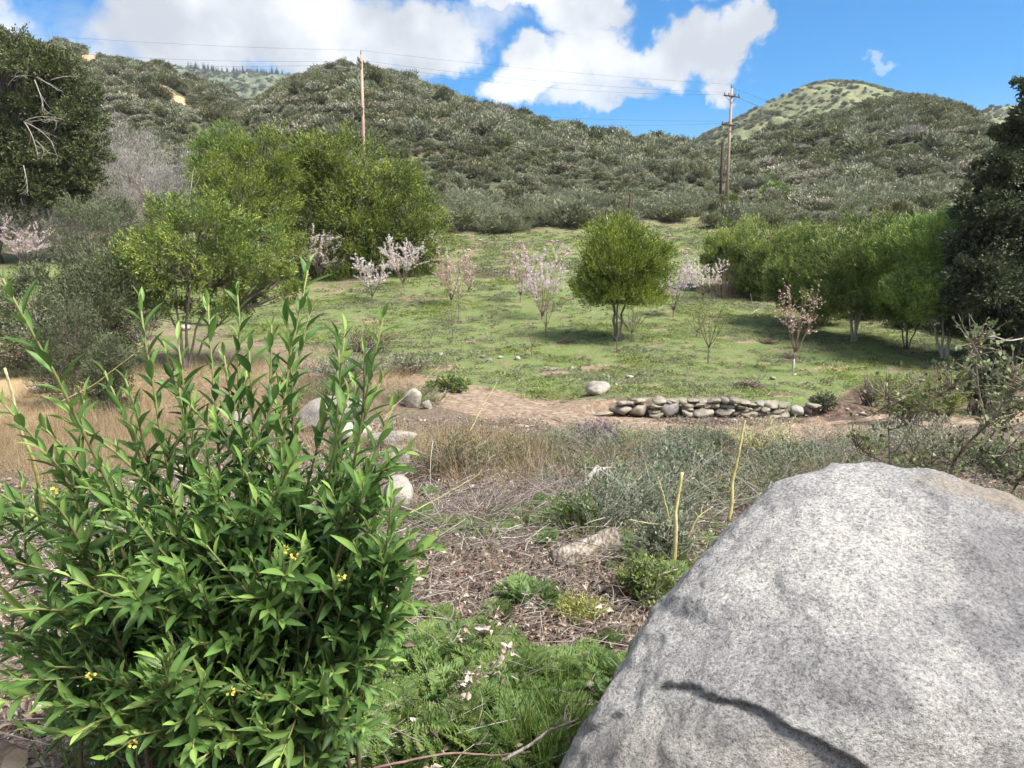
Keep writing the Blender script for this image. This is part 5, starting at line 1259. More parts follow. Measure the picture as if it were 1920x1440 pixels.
def fern_plant(seed, s=1.0):
    r_ = rng(seed); mb = MB(); nf = 9
    for i in range(nf):
        a = r_.uniform(0, 6.28); el = r_.uniform(.35, 1.1); L_ = s * r_.uniform(.075, .14)
        d = np.array([math.cos(a) * math.cos(el), math.sin(a) * math.cos(el), math.sin(el)]); side = unit(np.cross(d, [0, 0, 1.])); upn = np.cross(side, d)
        ks = np.repeat(np.linspace(.18, .96, 9), 2); sg = np.tile([-1, 1], 9)
        drop = -.25 * L_ * ks ** 2
        p = d[None] * (ks * L_)[:, None] + np.array([0, 0, 1.])[None] * drop[:, None]
        pl = L_ * .34 * np.sin(np.pi * np.clip(ks, .08, .97) ** .8) + .006
        pd = unit(side[None] * sg[:, None] + d[None] * .55)
        V, F = tubes(np.stack([np.zeros(3), d * L_ * .5 + [0, 0, -.06 * L_], d * L_ + [0, 0, -.25 * L_]])[None], np.array([[.0018, .0014, .0007]]), 3); mb.add(V, F, .7)
        for f, q in ((.0, .62), (.34, .55), (.62, .48)):      # lobes of each leaflet
            pp = p + pd * (pl * f)[:, None]
            for sgn in ((-1, 1) if f else (0,)):
                al = unit(pd + d[None] * .7 * sgn + r_.normal(size=pd.shape) * .12)
                leaves(mb, TRI2, pp, al, np.tile(upn, (len(pp), 1)) + r_.normal(size=pd.shape) * .2, pl * q, pl * q * .36, np.clip(r_.normal(.45, .18, len(pp)), 0, 1))
    return mb.mesh('weed', [M_fern])
def brush_tuft(seed, mat, h=.45, rad=.3, n=26, k=11, leaf=(.03, .011), stem=M_stick, leafs=True):
    r_ = rng(seed); b = r_.normal(size=(n, 3)) * rad * .25; b[:, 2] = -.02
    tp = np.stack([r_.normal(size=n) * rad, r_.normal(size=n) * rad, h * r_.uniform(.45, 1.1, n)], -1); P = bez(b, b * .5 + tp * .4 + np.array([0, 0, h * .18]), tp, 6)
    mb = MB(); V, F = tubes(P, taper(.004, .0012, n, 6), 3); mb.add(V, F, np.repeat(r_.random(n), 18), 1)
    st = P[:, 2]; D = unit(P[:, 5] - P[:, 2])
    if leafs: shoot_leaves(mb, r_, st, D, np.linalg.norm(P[:, 5] - P[:, 2], axis=1) * 1.02, k * 2, leaf[0], leaf[1], spread=.9, up=.4, jit=.012)
    # side twigs
    q0 = P[:, 3]; q2 = q0 + unit(D + rdir(r_, n) * .9) * h * .3; V, F = tubes(bez(q0, (q0 + q2) / 2 + r_.normal(size=q0.shape) * .01, q2, 4), taper(.002, .0009, n, 4), 3); mb.add(V, F, np.repeat(r_.random(n), 12), 1)
    if leafs: shoot_leaves(mb, r_, q0, unit(q2 - q0), np.linalg.norm(q2 - q0, axis=1), k, leaf[0], leaf[1], spread=.9, up=.4, jit=.01)
    return mb.mesh('brush', [mat, stem])
def turf(seed, n=60, rad=.3, h=.05, w=.010, lean=.9):
    r_ = rng(seed); mb = MB(); blades(mb, r_, n, rad, h, w, lean); return mb.mesh('turf', [M_field])
def broad(seed):
    r_ = rng(seed); mb = MB(); n = 30; a = r_.uniform(0, 6.28, n); pos = np.stack([r_.normal(size=n) * .09, r_.normal(size=n) * .09, r_.uniform(.0, .04, n)], -1)
    leaves(mb, TRI2, pos, np.stack([np.cos(a), np.sin(a), r_.uniform(.1, .8, n)], -1), np.tile([0, 0, 1.], (n, 1)) + r_.normal(size=(n, 3)) * .3, r_.uniform(.05, .11, n), r_.uniform(.025, .045, n), r_.random(n)); return mb.mesh('broadleaf', [M_field])

def samp(n, x0, x1, y0, y1, seed, fn):
    """points uniform on the ground of a region, kept with the probability fn(px, py, x, y)"""
    r_ = rng(seed); x = r_.uniform(x0, x1, n); y = r_.uniform(y0, y1, n); P = np.stack([x, y, base_h(x, y)], -1); px, py = project(P)
    k = (r_.random(n) < fn(px, py, x, y)) & (px > -120) & (px < 2040) & (py < 1600)
    P = P[k]; m_ = len(P)
    return P, np.stack([r_.normal(size=m_) * .1, r_.normal(size=m_) * .1, r_.uniform(0, 6.28, m_)], -1), r_.uniform(.7, 1.3, m_)
def spread(name, sets, variants, label):
    """sets: (P, rot, s, choices)"""
    r_ = rng(len(name)); P = np.concatenate([s[0] for s in sets]); Rr = np.concatenate([s[1] for s in sets]); S = np.concatenate([s[2] for s in sets])
    I = np.concatenate([r_.choice(s[3], len(s[0])) for s in sets])
    return scatter(name, P, Rr, np.stack([S] * 3, -1), I, variants, label)
def keepout(P, rot, s):
    d = P - BC; R_ = plane_radius(unit(d), BP[:, :3], BP[:, 3]); k = np.linalg.norm(d, axis=1) > R_ + .03
    return P[k], rot[k], s[k]
def nz(x, y, sc, seed): return fb2(x, y, sc, 3, seed)
def roadk(x, y): return sstep(.8, 1.3, road_dist(x, y))

def G2(px, py, cx, cy, a, b): return np.exp(-((px - cx) / a) ** 2 - ((py - cy) / b) ** 2)
# leaf litter and twigs of the hollow
LIT = [litter_patch(i) for i in range(1, 7)]; STK = [stick_patch(i) for i in range(11, 15)]
lit1 = keepout(*samp(9000, -5, 6, 1.7, 8.5, 21, lambda px, py, x, y: np.clip(.5 + 2.0 * nz(x, y, 1.2, 4), .03, 1)))
lit2 = samp(9000, -9, 14, 8, 17, 22, lambda px, py, x, y: np.clip(.55 + 1.8 * nz(x, y, 2.2, 5), .02, 1) * roadk(x, y) * .75)
lit2 = (lit2[0], lit2[1], lit2[2] * 1.5)
spread('leaf_litter', [(*lit1, range(6)), (*lit2, range(6))], LIT, 'curled brown fallen leaves carpeting the hollow')
stk1 = keepout(*samp(2600, -4, 6, 2.2, 9, 23, lambda px, py, x, y: np.clip(.2 + 2.0 * nz(x, y, 1.6, 6), .02, .8)))
stk3 = keepout(*samp(3000, -1, 4, 3.5, 9, 124, lambda px, py, x, y: np.clip(G2(px, py, 1120, 930, 130, 55) + .5 * G2(px, py, 900, 1010, 120, 40), 0, 1) * .4))
stk2 = samp(1800, -9, 13, 8, 16, 24, lambda px, py, x, y: np.clip(.1 + 2 * nz(x, y, 2.0, 7), .0, .7) * roadk(x, y)); stk2 = (stk2[0], stk2[1], stk2[2] * 1.4)
spread('dead_twigs', [(*stk3, range(4)), (*stk1, range(4)), (*stk2, range(4))], STK, 'tangle of dead grey twigs over the leaf litter')

# dry straw
STR = [straw_tuft(31, .5, 30, .6), straw_tuft(32, .65, 22, .8), straw_tuft(33, .3, 50, 1.0), straw_tuft(34, .7, 12, .4)]
d1 = samp(9000, -9, -2.2, 5.5, 16, 25, lambda px, py, x, y: np.clip(poly_mask(px, py, DRY_POLY, 40), 0, 1) * 1.0)
d2 = samp(9000, -3, 3, 5, 15, 26, lambda px, py, x, y: np.clip(1.1 * G2(px, py, 860, 840, 110, 55) + .7 * G2(px, py, 950, 900, 90, 40) + .6 * G2(px, py, 760, 840, 60, 40), 0, 1) * np.clip(.12 + 1.4 * nz(x, y, .9, 22), 0, .4) * roadk(x, y) * sstep(795, 850, py))
d3 = samp(6000, -12, 14, 4, 17, 27, lambda px, py, x, y: np.clip(.03 + .5 * nz(x, y, 1.5, 8), 0, .2) * roadk(x, y) * sstep(800, 860, py))
d4 = keepout(*samp(900, -2, 3, 2.4, 6, 28, lambda px, py, x, y: np.clip(.08 + .6 * nz(x, y, .8, 9), 0, .3)))
d5 = samp(2800, -14, -3, 12, 26, 29, lambda px, py, x, y: np.clip(.5 + 1.5 * nz(x, y, 2, 10), 0, .9) * (py > 590))
spread('dry_grass', [(*d1, [0, 1, 2, 2]), (*d2, [0, 1, 3]), (*d3, [0, 2, 2]), (d4[0], d4[1], d4[2] * .55, [2, 0]), (*d5, [0, 1, 2])], STR, 'dry straw-coloured grass standing in the hollow')

# green feathery weeds and fresh grass
FRN = [fern_plant(41), fern_plant(42), fern_plant(43), fern_plant(44, 1.3)]
f1 = keepout(*samp(7600, -1.6, 1.2, 1.75, 4.0, 45, lambda px, py, x, y: np.clip(1.2 * poly_mask(px, py, [(620, 1460), (660, 1270), (820, 1240), (1000, 1270), (1090, 1230), (1180, 1270), (1020, 1480)], 40) + .35 * G2(px, py, 850, 1230, 110, 40), 0, 1) * np.clip(.42 + 1.1 * nz(x, y, .45, 20), 0, 1)))
f2 = keepout(*samp(5000, -3, 3.5, 3, 8, 46, lambda px, py, x, y: np.clip(.9 * G2(px, py, 1030, 1135, 55, 22) + .6 * G2(px, py, 900, 990, 60, 26) + .8 * G2(px, py, 1230, 1090, 60, 50) + .5 * G2(px, py, 130, 960, 90, 60) + .5 * G2(px, py, 1150, 960, 120, 40) + .12 * nz(x, y, .7, 30) + .03, 0, 1) * .7))
spread('feathery_weeds', [(*f1, range(4)), (f2[0], f2[1], f2[2] * 1.2, range(4))], FRN, 'bright green feathery weeds at the foot of laurel and boulder')
def gtuft(seed, h, n, w=.005, lean=.35, rad=.1):
    r_ = rng(seed); mb = MB(); blades(mb, r_, n, rad, h, w, lean); return mb.mesh('grass', [M_grassb])
GR = [gtuft(51, .2, 30), gtuft(52, .3, 24), gtuft(53, .16, 40, .004, .6)]
g1 = keepout(*samp(1800, -1.8, 1.0, 1.7, 3.2, 54, lambda px, py, x, y: np.clip(.9 * G2(px, py, 1010, 1400, 70, 70) + .3 * G2(px, py, 300, 1430, 300, 40), 0, 1) * .4))
g2 = keepout(*samp(4000, -6, 8, 4, 13, 55, lambda px, py, x, y: np.clip(.1 + .8 * nz(x, y, 1.3, 14), 0, .4)))
spread('fresh_grass', [(*g1, range(3)), (*g2, range(3))], GR, 'tufts of fresh green grass in the hollow')

# brush of the hollow as one mass, larger bushes follow one by one
M_broomt = leaf_mat('olive straw brush', [(0, (.14, .12, .045)), (.5, (.25, .21, .085)), (1, (.38, .31, .15))], .7, .3, .15)
M_greenb = leaf_mat('fresh green brush leaf', [(0, (.07, .11, .03)), (.5, (.14, .2, .05)), (1, (.24, .3, .09))], .6, .3, .15)
BR = [brush_tuft(61, M_bluew, .35, .3), brush_tuft(62, M_bluew, .45, .35, 30), brush_tuft(63, M_shrubg, .4, .3), brush_tuft(64, M_bluew, .35, .34, 40, leafs=False), brush_tuft(65, M_newleaf, .35, .28, leaf=(.03, .006)), brush_tuft(66, M_broomt, .45, .26, 34, leaf=(.03, .006)), brush_tuft(67, M_greenb, .3, .26, leaf=(.04, .014)), brush_tuft(68, M_broomt, .3, .3, 36, leafs=False, stem=M_litter)]
b1 = keepout(*samp(5200, -2, 9, 4.2, 15, 66, lambda px, py, x, y: np.clip(.9 * G2(px, py, 1330, 890, 230, 90) + .5 * G2(px, py, 1150, 860, 160, 40) + .5 * G2(px, py, 1200, 1000, 120, 90) + .35 * G2(px, py, 1750, 830, 220, 70) + 1.2 * nz(x, y, 1.6, 15), 0, 1) * np.clip(.35 + 3.4 * nz(x, y, .9, 33), 0, 1) * .42 * roadk(x, y) * sstep(800, 870, py)))
b2 = samp(2600, -9, 1.5, 10, 21, 67, lambda px, py, x, y: np.clip(.25 + 1.2 * nz(x, y, 1.8, 16), 0, .6) * (px > 540) * (px < 860) * (py < 760) * roadk(x, y))
b3 = samp(3600, -14, -3, 11, 22, 68, lambda px, py, x, y: np.clip(.25 + 1.4 * nz(x, y, 1.8, 17), 0, .5) * (py < 720))
def pick(P):
    v = fb2(P[:, 0], P[:, 1], .8, 2, 44) + .05 * rng(3).normal(size=len(P)) + .05 * sstep(-1, 4, P[:, 0] - P[:, 1] * .2) ; px, py = project(P); v = v + .10 * np.exp(-((px - 1300) / 200) ** 2) - .1 * np.exp(-((px - 880) / 140) ** 2)
    return np.select([v < -.12, v < -.05, v < .0, v < .05, v < .1, v < .15], [5, 7, 3, 6, 0, 2], 1)
b1s = [(b1[0][pick(b1[0]) == k], b1[1][pick(b1[0]) == k], b1[2][pick(b1[0]) == k], [k]) for k in range(8)]
spread('low_brush', [s_ for s_ in b1s if len(s_[0])] + [ (b2[0], b2[1], b2[2] * 1.1, [2, 5, 3, 4, 6]), (b3[0], b3[1], b3[2] * 1.3, [2, 0, 3])], BR, 'low wiry blue-green brush filling the hollow')

# field turf
TF = [turf(71), turf(72, 50, .3, .07), turf(73, 40, .25, .10, .009, .6), broad(74), broad(75)]
def fieldp(px, py, x, y): return np.clip(poly_mask(px, py, GRASS_POLY, 14) * (.5 + 3.0 * nz(x, y, 1.1, 18) + 1.8 * nz(x, y, 4, 19)), 0, 1) * roadk(x, y)
t1 = samp(52000, -26, 24, 16, 44, 76, fieldp); t2 = samp(20000, -26, 22, 44, 78, 77, fieldp)
spread('field_turf', [(*t1, [0, 0, 1, 1, 2, 3, 4]), (t2[0], t2[1], t2[2] * 1.7, [0, 1, 1, 3, 4])], TF, 'short patchy green turf and weeds of the orchard field')
# ------------------------------------------------------------------ single things of the hollow
M_oldwood = noise_mat('weathered log wood', [(.36, (.07, .055, .042)), (.46, (.17, .14, .11)), (.55, (.30, .26, .215)), (.66, (.43, .39, .34))], 7, (6, 1, 6), .9, .9, 16, bdist=.01)
M_endgrain = noise_mat('sawn end grain', [(.35, (.24, .19, .14)), (.6, (.40, .34, .27))], 12, (1, 1, 1), .9, .5, 30)
M_brownwood = noise_mat('brown branch', [(.35, (.10, .07, .05)), (.5, (.19, .145, .11)), (.65, (.31, .25, .2))], 14, (1, 1, 1), .85, .5, 40)
M_paleyellow = noise_mat('yellow stalk', [(.35, (.36, .31, .10)), (.5, (.52, .45, .20)), (.65, (.64, .58, .33))], 14, (1, 1, 1), .75, .3, 40)
M_whitepaint = noise_mat('white plastic stake', [(.3, (.70, .70, .70)), (.7, (.82, .82, .82))], 6, rough=.5, bump=.05)

def log_mesh(name, a, b, r0, r1, seed, endmat=True, mat=None):
    """irregular round log from a to b (local), open wood grain, separate sawn ends"""
    r_ = rng(seed); n = 26; sd = 22; s = np.linspace(0, 1, n); a = np.array(a); b = np.array(b)
    P = a + (b - a) * s[:, None]; ax = unit(b - a); u_ = unit(np.cross(ax, [0.1, .2, 1.])); w_ = np.cross(ax, u_)
    th = np.arange(sd) * 2 * np.pi / sd; rad = (r0 + (r1 - r0) * s)[:, None] * np.ones(sd)[None]
    D = np.cos(th)[:, None] * u_ + np.sin(th)[:, None] * w_
    rad = rad * (1 + .35 * fbm(np.stack([np.cos(th)[None] * 1.6 + s[:, None] * .6, np.sin(th)[None] * 1.6 + np.zeros((n, 1)), s[:, None] * 3 + np.zeros((1, sd))], -1), 4, seed) + .06 * np.sin(th * 7 + seed)[None])
    V = P[:, None] + D[None] * rad[..., None]
    i = np.arange(n - 1)[:, None] * sd; k = np.arange(sd)[None]; k2 = (k + 1) % sd
    F = np.stack([i + k, i + k2, i + sd + k2, i + sd + k], -1).reshape(-1, 4)
    mb = MB().add(V, [F, (np.arange(sd)[::-1])[None], ((n - 1) * sd + np.arange(sd))[None]])
    return mb.mesh(name, mat or M_oldwood, True), V[0], V[-1]
def poly_branch(pts, r0, r1, n=24, wob=.004, seed=0, sides=7):
    pts = np.array(pts, float); s = np.linspace(0, len(pts) - 1, n); P = np.stack([np.interp(s, range(len(pts)), pts[:, i]) for i in range(3)], -1)
    k = np.array([1, 2, 3, 2, 1]) / 9.; P[2:-2] = np.stack([np.convolve(P[:, i], k, 'valid') for i in range(3)], -1)
    P = P + np.cumsum(rng(seed).normal(size=P.shape) * wob * .5, axis=0) * .6
    return tubes(P[None], taper(r0, r1, 1, n), sides), P
def branch_thing(name, pix, r0, r1, label, mat, cat='branch', lift=.01, twigs=0, seed=0, group=None, Ys=None):
    """a lying or standing branch through photograph pixels (on the ground, or at the distances Ys)"""
    pts = np.array([(gp(*p) + [0, 0, lift]) if Ys is None else at(p[0], p[1], Ys[i]) for i, p in enumerate(pix)]); B = pts[0].copy()
    (V, F), P = poly_branch(pts - B, r0, r1, seed=seed); r_ = rng(seed + 9); m = mpp(B)
    if not twigs:
        return tag(link(name, MB().add(V, F).mesh(name, mat, True), loc=B), label, cat, group)
    root = thing(name, B, label, cat, group); stm = link('stem', MB().add(V, F).mesh('stem', mat, True), root)
    for _ in range(twigs):
        i = r_.integers(5, 22); d = unit(rdir(r_, 1)[0] * np.array([1, 1, .6]) + np.array([0, 0, .35]) + unit(P[min(i + 1, 23)] - P[i])); L_ = r_.uniform(.08, .25) * np.linalg.norm(pts[-1] - pts[0])
        (V, F), _p = poly_branch([P[i], P[i] + d * L_ * .5 + r_.normal(size=3) * .02, P[i] + d * L_], r0 * .4, r1 * .5, 8, .002, seed=_, sides=5); link('side_twig', MB().add(V, F).mesh('side_twig', mat, True), stm)
    return root

# weathered log in the litter
B = gp(1100, 1062); m = mpp(B); a = gp(1040, 1072) + [0, 0, 16 * m]; b = gp(1150, 1052) + [0, 0, 36 * m]
me, e0, e1 = log_mesh('log', a - B, b - B, 20 * m, 29 * m, 5); tag(link('log', me, loc=B), 'weathered grey log lying in the litter left of the boulder', 'log')
# slab of old wood by the track
B = gp(960, 838); m = mpp(B); a = gp(925, 826) + [0, 0, .2]; b = gp(985, 838) + [0, 0, .06]
me, e0, e1 = log_mesh('log', a - B, b - B, 10 * m, 8 * m, 8); tag(link('log', me, loc=B), 'broken silvery slab of wood at the edge of the dirt track', 'log')
# sawn log in the corner
B = gp(30, 1450); a = at(26, 1428, 1.78); b = at(-150, 1350, 2.1)
root = thing('log', a, 'sawn log end in the corner below the laurel', 'log'); me, e0, e1 = log_mesh('bark', np.zeros(3), b - a, .034, .038, 12, mat=M_brownwood); link('bark', me, root)
c = e0.mean(0); ring = c + (e0 - c) * .96 + unit(a - b) * .004; mb = MB().add(np.concatenate([ring, ring * .4 + c * .6 + unit(a - b) * .001, (c + unit(a - b) * .002)[None]]), [np.stack([np.arange(22), (np.arange(22) + 1) % 22, 22 + (np.arange(22) + 1) % 22, 22 + np.arange(22)], -1), np.stack([22 + np.arange(22), 22 + (np.arange(22) + 1) % 22, np.full(22, 44)], -1)])
link('sawn_face', mb.mesh('sawn_face', M_endgrain, True), root)

branch_thing('branch', [(320, 1425), (420, 1402), (500, 1382), (565, 1362)], .014, .008, 'dark thick branch lying under the laurel', M_brownwood, lift=.03, seed=1)
branch_thing('branch', [(500, 1450), (620, 1432), (720, 1420), (790, 1405), (850, 1412)], .011, .005, 'pale knobbly branch along the bottom in front of the weeds', M_oldwood, lift=.05, twigs=4, seed=2)
branch_thing('branch', [(540, 1440), (600, 1385), (665, 1350), (715, 1352), (760, 1380), (800, 1392)], .006, .002, 'thin arching grey twig over the feathery weeds', M_brownwood, twigs=5, seed=3, Ys=[2.0, 1.95, 1.95, 1.97, 2.0, 2.02])
branch_thing('branch', [(940, 1428), (985, 1400), (1030, 1362), (1082, 1343)], .006, .003, 'tan twig leaning between weeds and boulder', M_oldwood, twigs=3, seed=4, Ys=[1.95, 2.0, 2.05, 2.05])
branch_thing('branch', [(700, 1440), (850, 1408), (930, 1412), (1000, 1408)], .004, .002, 'reddish thin stick low in the weeds', M_redtwig, seed=5, Ys=[2.0, 2.05, 2.1, 2.1])
for i, (p, lab) in enumerate([([(760, 1070), (860, 1062), (960, 1072)], 'thin stick across the brown litter nearest the laurel'), ([(800, 1110), (870, 1120), (960, 1145)], 'thin stick slanting down the brown litter'), ([(905, 1080), (935, 1045), (950, 1020)], 'dark short stick standing up in the litter'), ([(1060, 1125), (1085, 1095), (1100, 1080)], 'whitish stick right of the green weed tuft'), ([(745, 1155), (790, 1150), (820, 1160)], 'pale bleached stick at the laurel edge'), ([(820, 1020), (880, 1035), (930, 1050)], 'grey stick behind the brown litter'), ([(1130, 815), (1200, 830), (1260, 828)], 'grey stick lying by the purple brush'), ([(1015, 780), (1070, 800), (1110, 805)], 'dark stick at the edge of the track'), ([(960, 960), (1060, 965), (1180, 975)], 'long grey bleached stick below the dead stump')]):
    branch_thing('stick', p, .007 if i < 7 else .012, .003, lab, M_oldwood if i % 3 else M_brownwood, 'stick', .03, twigs=2, seed=20 + i)
# dead stump with three legs
c = gp(1122, 940); m = mpp(c); root = thing('dead_stump', c, 'bleached dead stump with splayed roots in the twig tangle', 'stump')
apex = at(1120, 880, c[1]) - c
for i, (px, py, dy) in enumerate([(1088, 950, -.1), (1126, 945, -.25), (1165, 915, .1), (1205, 968, -.15), (1060, 905, .15), (1190, 900, .3)]):
    q = gp(px, py); q[1] += 0; (V, F), _p = poly_branch([apex + [0, 0, .02 * (i < 2)], apex * .55 + (q - c) * .45 + [0, 0, .1], q - c], .03 if i < 3 else .015, .012 if i < 3 else .004, 12, .006, i); link('root', MB().add(V, F).mesh('root', M_deadwood, True), root)

# yellow stalks
branch_thing('stalk', [(1366, 978), (1375, 940), (1374, 905), (1386, 860), (1396, 800), (1400, 788)], .013, .006, 'tall bent yellow stalk standing behind the boulder', M_paleyellow, 'stalk', seed=31, Ys=[4.6, 4.6, 4.62, 4.63, 4.65, 4.65])
branch_thing('stalk', [(1262, 1060), (1266, 1000), (1264, 960), (1278, 885)], .014, .010, 'thick yellow broken stalk left of the boulder', M_paleyellow, 'stalk', seed=32, Ys=[4.3, 4.3, 4.3, 4.32])
branch_thing('stalk', [(1255, 975), (1243, 935), (1232, 895)], .005, .003, 'thin yellow stalk beside the thick broken one', M_paleyellow, 'stalk', seed=33, Ys=[4.5, 4.5, 4.5])
branch_thing('stalk', [(1290, 1010), (1305, 975), (1335, 950)], .006, .003, 'forked yellow stalk near the boulder shoulder', M_paleyellow, 'stalk', twigs=4, seed=34, Ys=[4.2, 4.2, 4.2])
branch_thing('stalk', [(1180, 975), (1240, 985), (1260, 970)], .004, .002, 'thin slanting yellow stalk over the log', M_paleyellow, 'stalk', seed=35, Ys=[4.6, 4.6, 4.6])
branch_thing('stalk', [(10, 690), (40, 800), (70, 880), (85, 960)], .003, .006, 'tall tan stalk among the laurel at the left edge', M_paleyellow, 'stalk', seed=36, Ys=[1.75, 1.8, 1.85, 1.9])
# white stake
B = gp(1487, 705); m = mpp(B); V, F = cyl([[0, 0, -.05], [0, 0, 32 * m * .96], [0, 0, 32 * m]], [.022, .022, .012], 8)
root = thing('stake', B, 'short white stake at the foot of the sparse blossom tree', 'stake'); link('stake_tube', MB().add(V, F).mesh('stake_tube', M_whitepaint, True), root)
mb = MB(); box(mb, (.06, 0, .05), (.07, .03, .04)); link('label_tab', mb.mesh('label_tab', M_whitepaint), root)

# brush piles in the field
for i, (px, py, w, lab) in enumerate([(1405, 728, 52, 'dark pile of cut twigs on the grass above the stone wall'), (1480, 672, 34, 'small twig pile left of the staked blossom tree'), (1062, 645, 40, 'low grey twig pile before the lone green tree'), (1440, 645, 30, 'brown heap of soil and twigs near the willows')]):
    B = gp(px, py); m = mpp(B); r_ = rng(70 + i); mb = MB(); n = 130; w_ = w * m
    c = r_.normal(size=(n, 3)) * np.array([w_ * .24, w_ * .2, 0]); c[:, 2] = np.abs(r_.normal(size=n)) * w_ * .13 * np.exp(-(c[:, 0] / w_ * 2.4) ** 2) + .02
    d = unit(rdir(r_, n) * np.array([1, 1, .45])); L_ = w_ * r_.uniform(.15, .5, n)[:, None]
    V, F = tubes(bez(c - d * L_ / 2, c + r_.normal(size=(n, 3)) * .03, c + d * L_ / 2, 4), taper(.012, .005, n, 4), 4); mb.add(V, F, np.repeat(r_.random(n), 16) * .5)
    tag(link('brush_pile', mb.mesh('brush_pile', M_twig), loc=B), lab, 'brush pile')

# bushes one by one
M_purple = leaf_mat('purple-grey brush', [(0, (.16, .10, .11)), (.5, (.27, .19, .20)), (1, (.40, .31, .31))], .8, .2, .1)
M_broom = leaf_mat('olive broom', [(0, (.10, .10, .03)), (.5, (.19, .18, .06)), (1, (.30, .28, .12))], .7, .3, .1)
M_palebr = leaf_mat('pale lichen brush', [(0, (.22, .23, .14)), (.5, (.34, .34, .22)), (1, (.47, .46, .33))], .8, .2, .1)
M_limey = leaf_mat('lime green weed', [(0, (.13, .19, .03)), (.5, (.22, .29, .05)), (1, (.34, .38, .1))], .6, .4, .1)
def brush(px, py, w, h, label, mat, seed, n=46, k=12, leaf=(.03, .009), stem=M_stick, leafs=True, Y=None, name='brush'):
    B = gp(px, py) if Y is None else on(at(px, py, Y)[0], Y); m = mpp(B); r_ = rng(seed); ww, hh = w * m / 2, h * m; fz = min(max(B[1] / 6.5, 1), 2.6)
    root = thing(name, B, label, 'bush')
    b = r_.normal(size=(n, 3)) * ww * .22; b[:, 2] = -.03; a = r_.uniform(0, 6.28, n); rr = ww * np.sqrt(r_.random(n)) * 1.05
    tp = np.stack([np.cos(a) * rr, np.sin(a) * rr, hh * r_.uniform(.5, 1.08, n) * (1 - .35 * (rr / ww) ** 2)], -1)
    P = bez(b, b * .4 + tp * .45 + np.array([0, 0, hh * .2]), tp, 8) + r_.normal(size=(n, 8, 3)) * .006
    mb = MB(); V, F = tubes(P, taper(.0065 * fz, .0018 * fz, n, 8), 4); mb.add(V, F, np.repeat(r_.random(n), 32))
    q0 = np.concatenate([P[:, 3], P[:, 4], P[:, 5], P[:, 6]]); D = unit(np.tile(tp - P[:, 3], (4, 1)) / hh + rdir(r_, 4 * n) * .8 + [0, 0, .25]); q2 = q0 + D * hh * r_.uniform(.15, .34, (4 * n, 1))
    V, F = tubes(bez(q0, (q0 + q2) / 2 + r_.normal(size=q0.shape) * .01, q2, 4), taper(.003 * fz, .001 * fz, 4 * n, 4), 3); mb.add(V, F, np.repeat(r_.random(4 * n), 12))
    link('stems', mb.mesh('stems', stem), root)
    if leafs:
        lb = MB(); shoot_leaves(lb, r_, q0, unit(q2 - q0), np.linalg.norm(q2 - q0, axis=1) * 1.05, k, leaf[0] * fz, leaf[1] * 1.35 * fz, spread=.85, up=.4, jit=.012)
        link('foliage', lb.mesh('foliage', mat), root)
    return root
brush(850, 905, 190, 110, 'olive broom-like bush among dry stalks right of the laurel', M_broom, 81, n=70, leaf=(.03, .007))
brush(950, 885, 120, 70, 'thin straw-coloured bush beside the silvery slab', M_broom, 82, n=50, leaf=(.025, .006))
brush(1120, 850, 110, 62, 'purple-grey bush at the edge of the track', M_purple, 83, n=60, leaf=(.03, .008))
brush(1180, 868, 70, 60, 'slim green sprig bush right of the purple-grey one', M_limey, 84, n=16, leaf=(.03, .009))
brush(1280, 905, 190, 85, 'spreading blue-green bush left of the bent yellow stalk', M_bluew, 85, n=70, leaf=(.035, .009))
brush(1430, 870, 150, 95, 'pale wispy brush hiding part of the stone wall', M_palebr, 86, n=60, leaf=(.03, .006), stem=M_yelst)
brush(1480, 885, 120, 60, 'blue-green brush touching the boulder top edge', M_bluew, 87, n=50)
brush(1245, 1070, 130, 120, 'dark blue-green bush against the left flank of the boulder', M_bluew, 88, n=80, leaf=(.028, .009))
brush(1210, 1130, 110, 80, 'fresh green bush at the left foot of the boulder', M_fern, 89, n=60, leaf=(.028, .01))
brush(1080, 1005, 90, 90, 'clump of narrow dark green leaves above the weathered log', M_fern, 90, n=34, leaf=(.055, .009), k=9)
brush(1085, 1170, 110, 50, 'wispy yellow-green tuft left of the boulder', M_limey, 91, n=46, leaf=(.02, .004), stem=M_yelst)
brush(1170, 1125, 70, 60, 'dry brown bush of upright twigs near the boulder', M_broom, 92, n=50, leafs=False, stem=M_straw)
brush(640, 720, 200, 60, 'wispy grey-green brush between laurel and track', M_shrubg, 93, n=70, leaf=(.03, .008))
brush(760, 700, 120, 40, 'low wispy brush at the left end of the track', M_shrubg, 94, n=50, leaf=(.03, .009))
brush(840, 735, 90, 26, 'patch of leafy green weeds beside the track', M_fern, 95, n=60, leaf=(.035, .014))
brush(690, 660, 150, 50, 'olive brush at the left edge of the field', M_broom, 96, n=60, leaf=(.03, .009))
brush(1632, 762, 64, 62, 'brown leafless bush on the dirt bank', M_broom, 97, n=60, leafs=False, stem=M_twig)
brush(1545, 770, 50, 26, 'low dark bush on the bank at the wall end', M_shrubd, 98, n=40, leaf=(.03, .009))
brush(1700, 800, 130, 100, 'lime green feathery bush right of the dirt bank', M_limey, 99, n=70, leaf=(.03, .008))
brush(1760, 790, 90, 80, 'second lime green feathery bush beside the first', M_limey, 100, n=50, leaf=(.03, .008))
brush(1840, 775, 130, 105, 'dark green bush in the shade under the oak', M_oakr, 101, n=60, leaf=(.045, .02))
brush(1740, 885, 200, 110, 'grey lichen-covered brush behind the boulder top', M_palebr, 102, n=80, leaf=(.03, .007))
brush(1880, 900, 120, 80, 'tangled blue-green brush at the right edge', M_bluew, 103, n=60)
